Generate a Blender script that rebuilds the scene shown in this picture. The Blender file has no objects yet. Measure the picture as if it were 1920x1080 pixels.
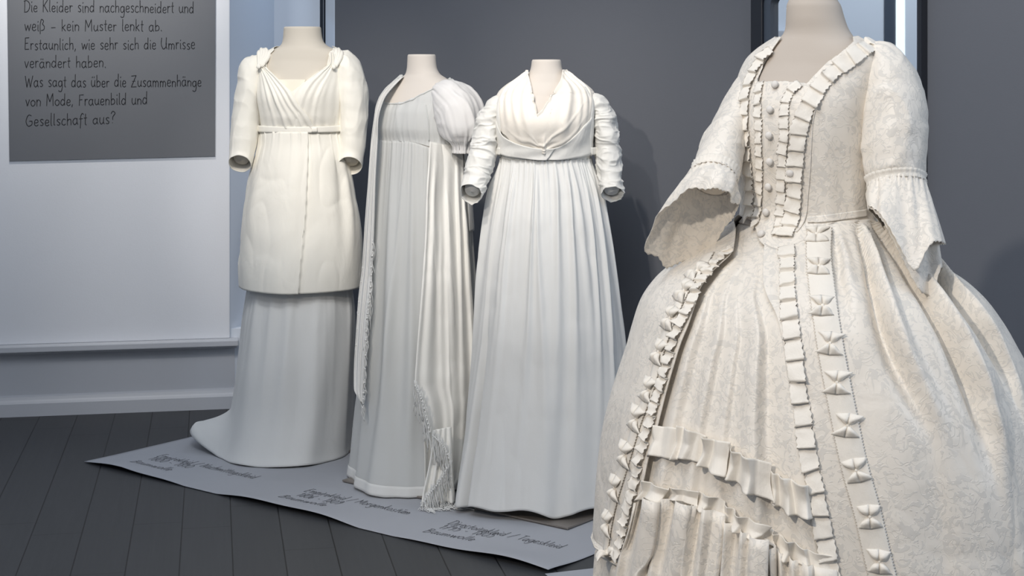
import bpy, math, random
import numpy as np
from mathutils import Vector
from mathutils.bvhtree import BVHTree

random.seed(5); np.random.seed(5)
SC = bpy.context.scene
COL = SC.collection
PI = math.pi

# ------------------------------------------------------------------ camera, world, lights, exposure
CAM_H, F, HORY = 1.43, 3000.0, 126.0          # camera height, focal length in pixels, horizon row (1920x1080 frame)
cam_d = bpy.data.cameras.new('camera')
cam_d.sensor_width = 36.0
cam_d.lens = 36.0 * F / 1920.0
cam_d.shift_y = -(540.0 - HORY) / 1920.0
cam = bpy.data.objects.new('camera', cam_d)
cam.location = (0, 0, CAM_H); cam.rotation_euler = (PI / 2, 0, 0)
COL.objects.link(cam); SC.camera = cam

world = bpy.data.worlds.new('world'); SC.world = world
world.use_nodes = True
bg = world.node_tree.nodes['Background']
bg.inputs['Color'].default_value = (0.68, 0.75, 0.87, 1)
bg.inputs['Strength'].default_value = 0.37

def aim(o, target):
    d = Vector(target) - o.location
    o.rotation_euler = d.to_track_quat('-Z', 'Y').to_euler()

def spot(name, loc, target, power, size_deg, blend, color, radius=0.06):
    l = bpy.data.lights.new(name, 'SPOT'); l.energy = power; l.spot_size = math.radians(size_deg)
    l.spot_blend = blend; l.color = color; l.shadow_soft_size = radius
    o = bpy.data.objects.new(name, l); o.location = loc; COL.objects.link(o); aim(o, target)
    return o

def area(name, loc, target, power, sx, sy, color):
    l = bpy.data.lights.new(name, 'AREA'); l.shape = 'RECTANGLE'; l.size = sx; l.size_y = sy
    l.energy = power; l.color = color
    o = bpy.data.objects.new(name, l); o.location = loc; COL.objects.link(o); aim(o, target)
    return o

WARM = (1.0, 0.90, 0.78)
spot('spot_light_afternoon', (-1.05, 2.6, 3.3), (-0.80, 5.9, 1.34), 225, 19, 0.9, WARM)
spot('spot_light_morning', (-0.9, 2.2, 3.3), (-0.25, 5.5, 1.25), 135, 26, 0.9, (1, .93, .85))
spot('spot_light_day', (-0.45, 3.0, 3.4), (0.12, 5.13, 1.32), 150, 30, 0.9, WARM)
spot('right_wall_fill', (1.25, 3.3, 3.3), (1.7, 4.5, 1.5), 72, 60, 1.0, (1, .96, .92))  # added fill, no gallery lamp: brightens the right end of the grey wall
spot('spot_light_rococo', (-1.65, 0.4, 2.9), (0.75, 3.5, 1.1), 275, 60, 0.5, WARM)
area('daylight_right', (4.6, 2.2, 2.3), (0.7, 4.2, 1.0), 55, 1.6, 2.2, (0.72, 0.84, 1.0))
spot('spot_light_text_panel', (-1.65, 5.85, 3.1), (-1.70, 6.6, 2.15), 225, 60, 1.0, (1, .96, .9))
spot('spot_light_wall', (-0.6, 3.2, 3.4), (-1.12, 6.65, 0.5), 110, 24, 1.0, (1, .97, .93))
spot('west_wall_fill', (-2.2, 2.3, 3.3), (-3.4, 2.95, 1.7), 75, 90, 1.0, (.86, .93, 1.0))  # added cool fill in place of daylight, brightens the wall the mirror reflects
area('ceiling_bounce', (-0.6, 2.0, 4.2), (0.0, 4.6, 0.0), 78, 2.2, 2.2, (0.86, 0.92, 1.0))

SC.view_settings.view_transform = 'Standard'
SC.view_settings.look = 'None'
SC.view_settings.gamma = 1.0
SC.view_settings.use_curve_mapping = False
SC.view_settings.exposure = 0.0

# ------------------------------------------------------------------ helpers
def wp(px, py, Y):
    """world point at depth Y on the sight line of a photograph pixel"""
    return np.array([(px - 960.0) / F * Y, Y, CAM_H + (HORY - py) / F * Y])

def ground(px, py, z=0.0):
    Y = (CAM_H - z) * F / (py - HORY)
    return np.array([(px - 960.0) / F * Y, Y, z])

def proj(P):
    P = np.asarray(P, float)
    return 960.0 + P[..., 0] / P[..., 1] * F, HORY - (P[..., 2] - CAM_H) / P[..., 1] * F

def pchip(x, y, xi):
    x = np.asarray(x, float); y = np.asarray(y, float); xi = np.clip(np.asarray(xi, float), x[0], x[-1])
    h = np.diff(x); d = np.diff(y) / h
    m = np.zeros(len(x)); m[0] = d[0]; m[-1] = d[-1]
    for k in range(1, len(x) - 1):
        if d[k - 1] * d[k] > 0:
            w1 = 2 * h[k] + h[k - 1]; w2 = h[k] + 2 * h[k - 1]
            m[k] = (w1 + w2) / (w1 / d[k - 1] + w2 / d[k])
    i = np.clip(np.searchsorted(x, xi) - 1, 0, len(h) - 1)
    t = (xi - x[i]) / h[i]
    t2, t3 = t * t, t * t * t
    return ((2 * t3 - 3 * t2 + 1) * y[i] + (t3 - 2 * t2 + t) * h[i] * m[i]
            + (-2 * t3 + 3 * t2) * y[i + 1] + (t3 - t2) * h[i] * m[i + 1])

def catmull(pts, n):
    """n points evenly spaced along a smooth curve through pts (any dimension)"""
    pts = np.asarray(pts, float)
    c = np.concatenate([[0], np.cumsum(np.maximum(np.linalg.norm(np.diff(pts[:, :2], axis=0), axis=1), 1e-6))])
    t = np.linspace(0, c[-1], n)
    return np.stack([pchip_s(c, pts[:, k], t) for k in range(pts.shape[1])], 1)

def pchip_s(x, y, xi):
    """C1 spline with finite-difference slopes"""
    x = np.asarray(x, float); y = np.asarray(y, float)
    if len(x) == 2:
        return y[0] + (y[1] - y[0]) * (xi - x[0]) / (x[1] - x[0])
    m = np.gradient(y, x)
    h = np.diff(x)
    i = np.clip(np.searchsorted(x, xi) - 1, 0, len(h) - 1)
    t = (xi - x[i]) / h[i]; t2 = t * t; t3 = t2 * t
    return ((2 * t3 - 3 * t2 + 1) * y[i] + (t3 - 2 * t2 + t) * h[i] * m[i]
            + (-2 * t3 + 3 * t2) * y[i + 1] + (t3 - t2) * h[i] * m[i + 1])

def sstep(a, b, x):
    t = np.clip((x - a) / (b - a), 0, 1)
    return t * t * (3 - 2 * t)

def inside(poly, x, y):
    poly = np.asarray(poly, float)
    x = np.asarray(x); y = np.asarray(y)
    r = np.zeros(np.broadcast(x, y).shape, bool)
    for (x0, y0), (x1, y1) in zip(poly, np.roll(poly, -1, axis=0)):
        c = (y0 > y) != (y1 > y)
        with np.errstate(divide='ignore', invalid='ignore'):
            r ^= c & (x < (x1 - x0) * (y - y0) / (y1 - y0 + 1e-12) + x0)
    return r

WLOC = {}
def tag(o, label=None, cat=None, group=None, kind=None):
    if label: o['label'] = label
    if cat: o['category'] = cat
    if group: o['group'] = group
    if kind: o['kind'] = kind
    return o

def empty(name, loc, label, cat, group=None):
    o = bpy.data.objects.new(name, None); COL.objects.link(o)
    o.location = [float(v) for v in loc]; o.empty_display_size = 0.1
    WLOC[o] = np.array(loc, float)
    return tag(o, label, cat, group)

def obj(name, verts, faces, mat, parent=None, smooth=True, solid=0.0, bevel=0.0, sub=0):
    verts = np.asarray(verts, float)
    org = WLOC[parent] if parent is not None else np.zeros(3)
    me = bpy.data.meshes.new(name)
    me.from_pydata((verts - org).tolist(), [], [list(map(int, f)) for f in faces])
    me.materials.append(mat)
    if smooth:
        me.polygons.foreach_set('use_smooth', [True] * len(me.polygons))
    me.update()
    o = bpy.data.objects.new(name, me); COL.objects.link(o)
    if parent is not None:
        o.parent = parent
    WLOC[o] = org
    if bevel:
        m = o.modifiers.new('bevel', 'BEVEL'); m.width = bevel; m.segments = 2; m.limit_method = 'ANGLE'
    if solid:
        m = o.modifiers.new('thickness', 'SOLIDIFY'); m.thickness = solid; m.offset = 0.0
    if sub:
        m = o.modifiers.new('sub', 'SUBSURF'); m.levels = sub; m.render_levels = sub
    return o

def grid_faces(n, m, wrap=False, off=0):
    f = []
    for i in range(n - 1):
        for j in range(m if wrap else m - 1):
            k = (j + 1) % m
            f.append((off + i * m + j, off + i * m + k, off + (i + 1) * m + k, off + (i + 1) * m + j))
    return f

def grid(name, G, mat, parent=None, wrap=False, solid=0.0015, caps=(False, False), smooth=True):
    G = np.asarray(G, float); n, m = G.shape[:2]
    V = G.reshape(-1, 3); F_ = grid_faces(n, m, wrap)
    if caps[0]: F_.append(tuple(range(m)))
    if caps[1]: F_.append(tuple(range((n - 1) * m, n * m))[::-1])
    return obj(name, V, F_, mat, parent, smooth, solid)

class MB:
    """collects geometry for ONE mesh"""
    def __init__(s): s.v = []; s.f = []; s.n = 0
    def add(s, V, Fs):
        V = np.asarray(V, float).reshape(-1, 3)
        s.v.append(V); s.f += [tuple(int(i) + s.n for i in f) for f in Fs]; s.n += len(V)
    def box(s, c, ax, half):
        c = np.asarray(c, float); ax = [np.asarray(a, float) for a in ax]
        V = [c + sx * half[0] * ax[0] + sy * half[1] * ax[1] + sz * half[2] * ax[2]
             for sx in (-1, 1) for sy in (-1, 1) for sz in (-1, 1)]
        s.add(V, [(0, 1, 3, 2), (4, 6, 7, 5), (0, 4, 5, 1), (2, 3, 7, 6), (0, 2, 6, 4), (1, 5, 7, 3)])
    def tube(s, pts, r, k=6, cap=True):
        pts = np.asarray(pts, float); n = len(pts)
        r = np.broadcast_to(np.asarray(r, float), (n,))
        T = np.gradient(pts, axis=0); T /= np.linalg.norm(T, axis=1)[:, None] + 1e-12
        ref = np.array([0.13, 0.21, 0.97]) if abs(T[0][2]) < .8 else np.array([0.97, 0.2, 0.1])
        G = []
        for i in range(n):
            a = np.cross(T[i], ref); a /= np.linalg.norm(a) + 1e-12; b = np.cross(T[i], a)
            th = np.arange(k) * 2 * PI / k
            G.append(pts[i] + r[i] * (np.cos(th)[:, None] * a + np.sin(th)[:, None] * b))
        Fs = grid_faces(n, k, True)
        if cap: Fs += [tuple(range(k))[::-1], tuple(range((n - 1) * k, n * k))]
        s.add(np.array(G), Fs)
    def prism(s, poly, axis):
        poly = np.asarray(poly, float); k = len(poly)
        V = np.concatenate([poly, poly + np.asarray(axis, float)])
        s.add(V, [tuple(range(k)), tuple(range(k, 2 * k))[::-1]] + [(i, (i + 1) % k, k + (i + 1) % k, k + i) for i in range(k)])
    def ball(s, c, r, k=10, sq=(1, 1, 1), ax=None):
        G = []
        ax = np.eye(3) if ax is None else np.asarray(ax, float)
        for i in range(k + 1):
            ph = PI * i / k
            for j in range(2 * k):
                th = PI * j / k
                q = np.array([math.sin(ph) * math.cos(th) * sq[0], math.sin(ph) * math.sin(th) * sq[1], math.cos(ph) * sq[2]]) * r
                G.append(np.asarray(c) + q @ ax)
        s.add(np.array(G), grid_faces(k + 1, 2 * k, True))
    def build(s, name, mat, parent=None, **kw):
        return obj(name, np.concatenate(s.v), s.f, mat, parent, **kw)

def normals_of(G, wrap):
    """unit normals of a grid (rows i, columns j)"""
    if wrap:
        E = np.concatenate([G[:, -1:], G, G[:, :1]], 1)
        du = (E[:, 2:] - E[:, :-2])
    else:
        du = np.gradient(G, axis=1)
    dv = np.gradient(G, axis=0)
    N = np.cross(du, dv)
    return N / (np.linalg.norm(N, axis=2)[..., None] + 1e-12)

def hash3(i, j, k):
    h = (i * 374761393 + j * 668265263 + k * 2147483647) & 0xffffffff
    h = ((h ^ (h >> 13)) * 1274126177) & 0xffffffff
    return ((h ^ (h >> 16)) & 0xffff) / 65535.0
def noise3(P):
    """smooth value noise, 0..1"""
    I = np.floor(P).astype(np.int64); f_ = P - I; f_ = f_ * f_ * f_ * (f_ * (f_ * 6 - 15) + 10)
    out = 0
    for a in (0, 1):
        for b in (0, 1):
            for c in (0, 1):
                w = (f_[..., 0] if a else 1 - f_[..., 0]) * (f_[..., 1] if b else 1 - f_[..., 1]) * (f_[..., 2] if c else 1 - f_[..., 2])
                out = out + w * hash3(I[..., 0] + a, I[..., 1] + b, I[..., 2] + c)
    return out
def crumple(G, amp, freq, wrap, aniso=(1, 1, 1), seed=0.0, mask=None):
    """creases pressed into a cloth grid: ridged noise, two octaves"""
    Nn = normals_of(G, wrap); P = G * np.array(aniso) * freq + seed
    W = np.stack([noise3(P * .7 + 3.1), noise3(P * .7 + 7.7), noise3(P * .7 + 11.3)], -1) - .5
    d = (1 - np.abs(2 * noise3(P + W * 1.6) - 1)) ** 2 + .5 * (1 - np.abs(2 * noise3(P * 2.1 + W * 2 + 5.5) - 1)) ** 2 - .55
    if mask is not None: d = d * mask
    return G + Nn * (amp * d)[..., None]

# ------------------------------------------------------------------ materials
def nt(name):
    m = bpy.data.materials.new(name); m.use_nodes = True
    t = m.node_tree; p = t.nodes['Principled BSDF']
    return m, t, p

def N(t, kind, **kw):
    n = t.nodes.new(kind)
    for k, v in kw.items():
        if k in n.inputs: n.inputs[k].default_value = v
        else: setattr(n, k, v)
    return n

def mat_plain(name, col, rough=0.6, noise=0.0, scale=6.0, bump=0.0, bscale=60.0, spec=0.3, metal=0.0):
    m, t, p = nt(name)
    p.inputs['Base Color'].default_value = (*col, 1); p.inputs['Roughness'].default_value = rough
    p.inputs['Specular IOR Level'].default_value = spec; p.inputs['Metallic'].default_value = metal
    tc = N(t, 'ShaderNodeTexCoord')
    if noise:
        n = N(t, 'ShaderNodeTexNoise', Scale=scale, Detail=4.0)
        t.links.new(tc.outputs['Object'], n.inputs['Vector'])
        r = N(t, 'ShaderNodeMapRange')
        r.inputs['To Min'].default_value = 1 - noise; r.inputs['To Max'].default_value = 1 + noise
        t.links.new(n.outputs['Fac'], r.inputs['Value'])
        x = N(t, 'ShaderNodeVectorMath', operation='SCALE'); x.inputs[0].default_value = col
        t.links.new(r.outputs['Result'], x.inputs['Scale'])
        t.links.new(x.outputs['Vector'], p.inputs['Base Color'])
    if bump:
        n = N(t, 'ShaderNodeTexNoise', Scale=bscale, Detail=3.0)
        t.links.new(tc.outputs['Object'], n.inputs['Vector'])
        b = N(t, 'ShaderNodeBump', Strength=bump, Distance=0.004)
        t.links.new(n.outputs['Fac'], b.inputs['Height']); t.links.new(b.outputs['Normal'], p.inputs['Normal'])
    return m

def mat_cloth(name, col, rough=0.85, sheen=0.15, trans=0.0, wrinkle=0.25, wscale=9.0, gloss=0.2, alpha=1.0):
    """woven cloth: fine weave bump, soft creases, some light let through"""
    m, t, p = nt(name)
    p.inputs['Base Color'].default_value = (*col, 1); p.inputs['Roughness'].default_value = rough
    p.inputs['Specular IOR Level'].default_value = gloss
    p.inputs['Sheen Weight'].default_value = sheen
    tc = N(t, 'ShaderNodeTexCoord')
    mp = N(t, 'ShaderNodeMapping'); mp.inputs['Scale'].default_value = (1, 1, 0.55)
    t.links.new(tc.outputs['Object'], mp.inputs['Vector'])
    n1 = N(t, 'ShaderNodeTexNoise', Scale=wscale, Detail=3.0, Distortion=0.6)
    t.links.new(mp.outputs['Vector'], n1.inputs['Vector'])
    n2 = N(t, 'ShaderNodeTexNoise', Scale=420.0, Detail=1.0)
    t.links.new(tc.outputs['Object'], n2.inputs['Vector'])
    b1 = N(t, 'ShaderNodeBump', Strength=wrinkle, Distance=0.03)
    t.links.new(n1.outputs['Fac'], b1.inputs['Height'])
    b2 = N(t, 'ShaderNodeBump', Strength=0.12, Distance=0.002)
    t.links.new(n2.outputs['Fac'], b2.inputs['Height']); t.links.new(b1.outputs['Normal'], b2.inputs['Normal'])
    t.links.new(b2.outputs['Normal'], p.inputs['Normal'])
    out = t.nodes['Material Output']; last = p.outputs['BSDF']
    if trans:
        tr = N(t, 'ShaderNodeBsdfTranslucent'); tr.inputs['Color'].default_value = (*col, 1)
        mx = N(t, 'ShaderNodeMixShader'); mx.inputs[0].default_value = trans
        t.links.new(last, mx.inputs[1]); t.links.new(tr.outputs['BSDF'], mx.inputs[2]); last = mx.outputs['Shader']
    if alpha < 1:
        tp = N(t, 'ShaderNodeBsdfTransparent')
        mx = N(t, 'ShaderNodeMixShader'); mx.inputs[0].default_value = alpha
        t.links.new(tp.outputs['BSDF'], mx.inputs[1]); t.links.new(last, mx.inputs[2]); last = mx.outputs['Shader']
    t.links.new(last, out.inputs['Surface'])
    return m

def mat_damask(name, ground_col, fig_col, scale=30.0):
    """ivory damask: curling leaf sprays, matt against the glossier ground weave"""
    m, t, p = nt(name)
    tc = N(t, 'ShaderNodeTexCoord')
    def leaf(sc, dist, lo, hi, det=1.0):
        n = N(t, 'ShaderNodeTexNoise', Scale=sc, Detail=det, Distortion=dist)
        t.links.new(tc.outputs['Object'], n.inputs['Vector'])
        r = N(t, 'ShaderNodeMapRange', interpolation_type='SMOOTHSTEP')
        r.inputs['From Min'].default_value = lo; r.inputs['From Max'].default_value = hi
        t.links.new(n.outputs['Fac'], r.inputs['Value']); return r.outputs['Result']
    def mth(op, x, y):
        n = N(t, 'ShaderNodeMath', operation=op)
        for i, q in enumerate((x, y)):
            if isinstance(q, (int, float)): n.inputs[i].default_value = q
            else: t.links.new(q, n.inputs[i])
        return n.outputs['Value']
    big = leaf(scale, 2.6, .535, .56)                       # leaves
    vein = leaf(scale * 2.3, 1.2, .60, .57, 2.0)             # broken by veins
    stem = mth('MULTIPLY', leaf(scale * .55, 3.0, .47, .49), leaf(scale * .55, 3.0, .525, .505))
    area_ = leaf(scale * .22, 0.8, .24, .44)                 # sprays leave bare ground between them
    fac = mth('MULTIPLY', mth('MAXIMUM', mth('MULTIPLY', big, vein), mth('MULTIPLY', stem, .8)), area_)
    mix = N(t, 'ShaderNodeMix', data_type='RGBA')
    mix.inputs[6].default_value = (*ground_col, 1); mix.inputs[7].default_value = (*fig_col, 1)
    t.links.new(fac, mix.inputs[0]); t.links.new(mix.outputs[2], p.inputs['Base Color'])
    rr = N(t, 'ShaderNodeMapRange'); rr.inputs['To Min'].default_value = 0.42; rr.inputs['To Max'].default_value = 0.60
    t.links.new(fac, rr.inputs['Value']); t.links.new(rr.outputs['Result'], p.inputs['Roughness'])
    p.inputs['Specular IOR Level'].default_value = 0.4; p.inputs['Sheen Weight'].default_value = 0.1
    n1 = N(t, 'ShaderNodeTexNoise', Scale=9.0, Detail=3.0, Distortion=0.5)
    t.links.new(tc.outputs['Object'], n1.inputs['Vector'])
    b1 = N(t, 'ShaderNodeBump', Strength=0.22, Distance=0.03); t.links.new(n1.outputs['Fac'], b1.inputs['Height'])
    b2 = N(t, 'ShaderNodeBump', Strength=0.3, Distance=0.0015)
    t.links.new(fac, b2.inputs['Height']); t.links.new(b1.outputs['Normal'], b2.inputs['Normal'])
    t.links.new(b2.outputs['Normal'], p.inputs['Normal'])
    return m

M = {}
M['cotton_cream'] = mat_cloth('cream cotton', (0.86, 0.83, 0.75), wrinkle=0.22, wscale=10)
M['cotton_cool'] = mat_cloth('white cotton', (0.82, 0.82, 0.80), trans=0.15, wrinkle=0.18, wscale=8)
M['muslin'] = mat_cloth('sheer white muslin', (0.82, 0.83, 0.82), trans=0.3, wrinkle=0.15, wscale=8, alpha=0.80)
M['puff'] = mat_cloth('crisp white cotton', (0.80, 0.79, 0.78), trans=0.08, wrinkle=0.2, wscale=10)
M['satin'] = mat_cloth('soft white sateen', (0.84, 0.83, 0.79), rough=0.5, gloss=0.35, wrinkle=0.15, wscale=9)
M['linen'] = mat_cloth('white linen', (0.83, 0.82, 0.78), trans=0.1, wrinkle=0.3, wscale=14)
M['silk'] = mat_cloth('ivory kerchief silk', (0.85, 0.80, 0.72), rough=0.6, gloss=0.3, wrinkle=0.2, wscale=12)
M['lawn'] = mat_cloth('cream lawn', (0.80, 0.75, 0.63), wrinkle=0.1)
M['damask'] = mat_damask('ivory damask', (0.825, 0.765, 0.68), (0.71, 0.668, 0.605))
M['damask_lining'] = mat_cloth('plain ivory lining', (0.78, 0.69, 0.58), wrinkle=0.15)
M['ribbon'] = mat_cloth('ivory ribbon silk', (0.84, 0.785, 0.70), rough=0.6, gloss=0.3, wrinkle=0.12, wscale=30)
M['button'] = mat_cloth('covered button', (0.74, 0.70, 0.65), rough=0.6, wrinkle=0.05)
M['jersey'] = mat_plain('mannequin jersey', (0.62, 0.57, 0.49), 0.85, 0.03, 4, 0.05, 500, 0.2)
M['jersey_pale'] = mat_plain('pale mannequin jersey', (0.66, 0.61, 0.555), 0.8, 0.03, 4, 0.05, 500, 0.2)
M['jersey_warm'] = mat_plain('warm mannequin jersey', (0.53, 0.465, 0.40), 0.7, 0.03, 4, 0.05, 500, 0.3)
M['steel'] = mat_plain('brushed steel', (0.23, 0.205, 0.185), 0.45, 0.05, 20, 0.0, 60, 0.5, 0.3)
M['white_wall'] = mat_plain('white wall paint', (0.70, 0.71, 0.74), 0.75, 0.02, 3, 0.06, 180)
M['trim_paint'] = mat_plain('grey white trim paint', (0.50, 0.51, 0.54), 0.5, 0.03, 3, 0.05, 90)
M['reveal_paint'] = mat_plain('window reveal paint', (0.66, 0.70, 0.76), 0.7, 0.02, 3)
M['grey_wall'] = mat_plain('grey partition paint', (0.124, 0.133, 0.154), 0.75, 0.02, 2, 0.05, 220, 0.3)
M['poster'] = mat_plain('grey text panel paper', (0.140, 0.145, 0.157), 0.7, 0.03, 3, 0.03, 120)
M['ink'] = mat_plain('black pen ink', (0.012, 0.012, 0.014), 0.6)
M['pencil'] = mat_plain('dark pen on paper', (0.05, 0.05, 0.055), 0.6)
M['paper'] = mat_plain('pale grey paper', (0.40, 0.41, 0.44), 0.75, 0.02, 4, 0.04, 60)
M['black_frame'] = mat_plain('black lacquered frame', (0.010, 0.012, 0.018), 0.3, 0.0, 1, 0, 1, 0.5)
M['slate_frame'] = mat_plain('slate inner frame', (0.05, 0.065, 0.09), 0.35, 0.0, 1, 0, 1, 0.5)
M['dark_metal'] = mat_plain('dark window frame', (0.015, 0.018, 0.026), 0.4)

def mat_mirror():
    m, t, p = nt('mirror glass')
    p.inputs['Base Color'].default_value = (0.86, 0.9, 0.93, 1); p.inputs['Metallic'].default_value = 1.0
    p.inputs['Roughness'].default_value = 0.015
    return m
M['mirror'] = mat_mirror()

def mat_emit(name, col, s):
    m, t, p = nt(name)
    p.inputs['Base Color'].default_value = (*[c * .3 for c in col], 1)
    p.inputs['Emission Color'].default_value = (*col, 1); p.inputs['Emission Strength'].default_value = s
    return m
M['day_blind'] = mat_emit('backlit white window blind', (0.72, 0.83, 1.0), 0.27)
M['day_sky'] = mat_emit('bright overcast window', (0.88, 0.95, 1.0), 1.1)

def mat_floor(e_along, e_across, origin_s, width):
    """dark painted boards running along e_along"""
    m, t, p = nt('dark grey floor boards')
    tc = N(t, 'ShaderNodeTexCoord')
    def dotn(v):
        d = N(t, 'ShaderNodeVectorMath', operation='DOT_PRODUCT'); d.inputs[1].default_value = v
        t.links.new(tc.outputs['Object'], d.inputs[0]); return d.outputs['Value']
    def mth(op, a, b=None):
        n = N(t, 'ShaderNodeMath', operation=op)
        for i, x in enumerate((a, b)):
            if x is None: continue
            if isinstance(x, (int, float)): n.inputs[i].default_value = x
            else: t.links.new(x, n.inputs[i])
        return n.outputs['Value']
    s = mth('DIVIDE', mth('SUBTRACT', dotn((*e_across, 0)), origin_s), width)
    l = dotn((*e_along, 0))
    idx = mth('FLOOR', s); fr = mth('FRACT', s)
    wn = N(t, 'ShaderNodeTexWhiteNoise', noise_dimensions='1D'); t.links.new(idx, wn.inputs['W'])
    ed = mth('MINIMUM', fr, mth('SUBTRACT', 1.0, fr))
    gap = mth('LESS_THAN', ed, 0.013)
    ls = mth('ADD', mth('DIVIDE', l, 1.35), mth('MULTIPLY', wn.outputs['Value'], 7.3))
    fl = mth('FRACT', ls); el = mth('MINIMUM', fl, mth('SUBTRACT', 1.0, fl))
    gap2 = mth('MULTIPLY', mth('LESS_THAN', el, 0.0016), 0.6)
    g = mth('MAXIMUM', gap, gap2)
    cb = N(t, 'ShaderNodeCombineXYZ'); t.links.new(mth('MULTIPLY', s, 6.0), cb.inputs[0]); t.links.new(mth('MULTIPLY', l, 1.2), cb.inputs[1]); t.links.new(idx, cb.inputs[2])
    gr = N(t, 'ShaderNodeTexNoise', Scale=2.0, Detail=5.0); t.links.new(cb.outputs[0], gr.inputs['Vector'])
    val = mth('ADD', mth('MULTIPLY', wn.outputs['Value'], 0.22), mth('MULTIPLY', gr.outputs['Fac'], 0.45))
    mix = N(t, 'ShaderNodeMix', data_type='RGBA')
    mix.inputs[6].default_value = (0.037, 0.039, 0.043, 1); mix.inputs[7].default_value = (0.066, 0.068, 0.072, 1)
    t.links.new(val, mix.inputs[0])
    mix2 = N(t, 'ShaderNodeMix', data_type='RGBA'); mix2.inputs[7].default_value = (0.006, 0.006, 0.007, 1)
    t.links.new(mix.outputs[2], mix2.inputs[6]); t.links.new(g, mix2.inputs[0])
    t.links.new(mix2.outputs[2], p.inputs['Base Color'])
    p.inputs['Roughness'].default_value = 0.5; p.inputs['Specular IOR Level'].default_value = 0.3
    b = N(t, 'ShaderNodeBump', Strength=0.12, Distance=0.003); t.links.new(gr.outputs['Fac'], b.inputs['Height'])
    t.links.new(b.outputs['Normal'], p.inputs['Normal'])
    return m

# ------------------------------------------------------------------ the room
Z3 = np.array([0, 0, 1.0])
e_pl = np.array([-0.1842, 0.9829]); e_ac = np.array([0.9829, 0.1842])      # along the boards, across the boards
p0 = ground(355, 780)[:2]; p1 = ground(285, 780)[:2]
bw = abs((p0 - p1) @ e_ac)
M['floor'] = mat_floor(e_pl, e_ac, float(p0 @ e_ac), float(bw))
V = [(-5, -1.5, 0), (5, -1.5, 0), (5, 8.5, 0), (-5, 8.5, 0)]
V += [(x, y, -0.1) for x, y, z in V]
fl = obj('floor', V, [(0, 1, 2, 3), (7, 6, 5, 4), (0, 4, 5, 1), (1, 5, 6, 2), (2, 6, 7, 3), (3, 7, 4, 0)], M['floor'], smooth=False)
tag(fl, 'dark grey painted board floor', 'floor', kind='structure')

# left wall (runs along e_ac); baseboard foot passes photo pixel (215,775)
WE = np.array([*e_ac, 0.0]); WN = np.array([e_ac[1], -e_ac[0], 0.0])        # WN points into the room
W0 = ground(215, 775); W0[2] = 0
def wall_s(px, off=0.0):
    """distance along the left wall where a photo column meets it (plane pushed off towards the room)"""
    k = (px - 960.0) / F; o = W0 + WN * off
    return (k * o[1] - o[0]) / (WE[0] - k * WE[1])
def wall_pt(px, py, off=0.0):
    q = W0 + WN * off + WE * wall_s(px, off)
    return wp(px, py, q[1])
def slab(mb, s0, s1, z0, z1, o0, o1):
    c = W0 + WE * (s0 + s1) / 2 + WN * (o0 + o1) / 2; c[2] = (z0 + z1) / 2
    mb.box(c, (WE, WN, Z3), ((s1 - s0) / 2, (o1 - o0) / 2, (z1 - z0) / 2))
def struct(name, mb, mat, label, cat, parent=None, **kw):
    o = mb.build(name, mat, parent, smooth=False, **kw)
    if parent is None: tag(o, label, cat, kind='structure')
    return o
BACK = -0.025                                                                # wall face lies behind the baseboard face
sE = wall_s(431, BACK)                                                       # where the white panel ends
z_sill = wall_pt(215, 648, BACK)[2]
def zz(py, off=BACK): return float(wall_pt(215, py, off)[2])
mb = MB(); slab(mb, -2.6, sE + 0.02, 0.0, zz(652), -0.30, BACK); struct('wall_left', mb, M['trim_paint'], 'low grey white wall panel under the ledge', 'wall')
mb = MB(); slab(mb, -2.6, sE, zz(640), 3.2, -0.30, BACK + 0.012)
struct('wall_left_upper', mb, M['white_wall'], 'white wall behind the grey text panel', 'wall', bevel=0.004)
mb = MB()
slab(mb, -2.6, sE + 0.035, zz(652), zz(640), -0.10, BACK + 0.060); slab(mb, -2.6, sE + 0.03, zz(656), zz(652), -0.1, BACK + 0.045)
struct('trim_1', mb, M['trim_paint'], 'painted ledge moulding along the left wall', 'trim', bevel=0.005)
mb = MB()
poly = [W0 + WE * (-2.6) + WN * o + Z3 * z for o, z in ((-.05, 0), (0, 0), (0, .052), (-.004, .060), (-.010, .066), (-.014, .078), (-.024, .084), (-.05, .084))]
mb.prism(poly, WE * (sE + 2.6 + 0.02))
struct('baseboard_left', mb, M['trim_paint'], 'grey white baseboard at the foot of the left wall', 'baseboard')

# window niche beyond the white panel
A_ = W0 + WE * sE + WN * BACK
def at_col(px, base, d):      # point on the line base + s*WE (pushed back d) at photo column px
    o = base - WN * d; k = (px - 960.0) / F
    s = (k * o[1] - o[0]) / (WE[0] - k * WE[1]); q = o + WE * s; q[2] = 0; return q
B_ = at_col(514, A_, 0.34)
A0 = A_.copy(); A0[2] = 0
mb = MB()
mb.prism([A0, B_, B_ - WE * 0.12, A0 - WN * 0.34 - WE * 0.12, A0 - WE * 0.10 - WN * 0.02], Z3 * 3.2)
struct('wall_niche', mb, M['reveal_paint'], 'pale blue lit splayed side of the window niche', 'wall')
C_ = at_col(720, A_, 0.34)
mb = MB(); mb.prism([A0 - WN * .01, at_col(720, A_, .01), C_, B_], Z3 * 0.33)
struct('trim_2', mb, M['reveal_paint'], 'window sill ledge inside the niche behind the tunic dress', 'sill')
win = empty('window_1', B_ + WE * .3 + Z3 * .33, 'tall pale blue daylight window behind the leftmost dress', 'window'); win['kind'] = 'structure'
mb = MB(); mb.prism([B_ + Z3 * .33, C_ + Z3 * .33, C_ - WN * .02 + Z3 * .33, B_ - WN * .02 + Z3 * .33], Z3 * 2.87)
mb.build('window_blind', M['day_blind'], win, smooth=False)
g0, g1 = at_col(599.5, A_, .33), at_col(605.0, A_, .33)
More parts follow.
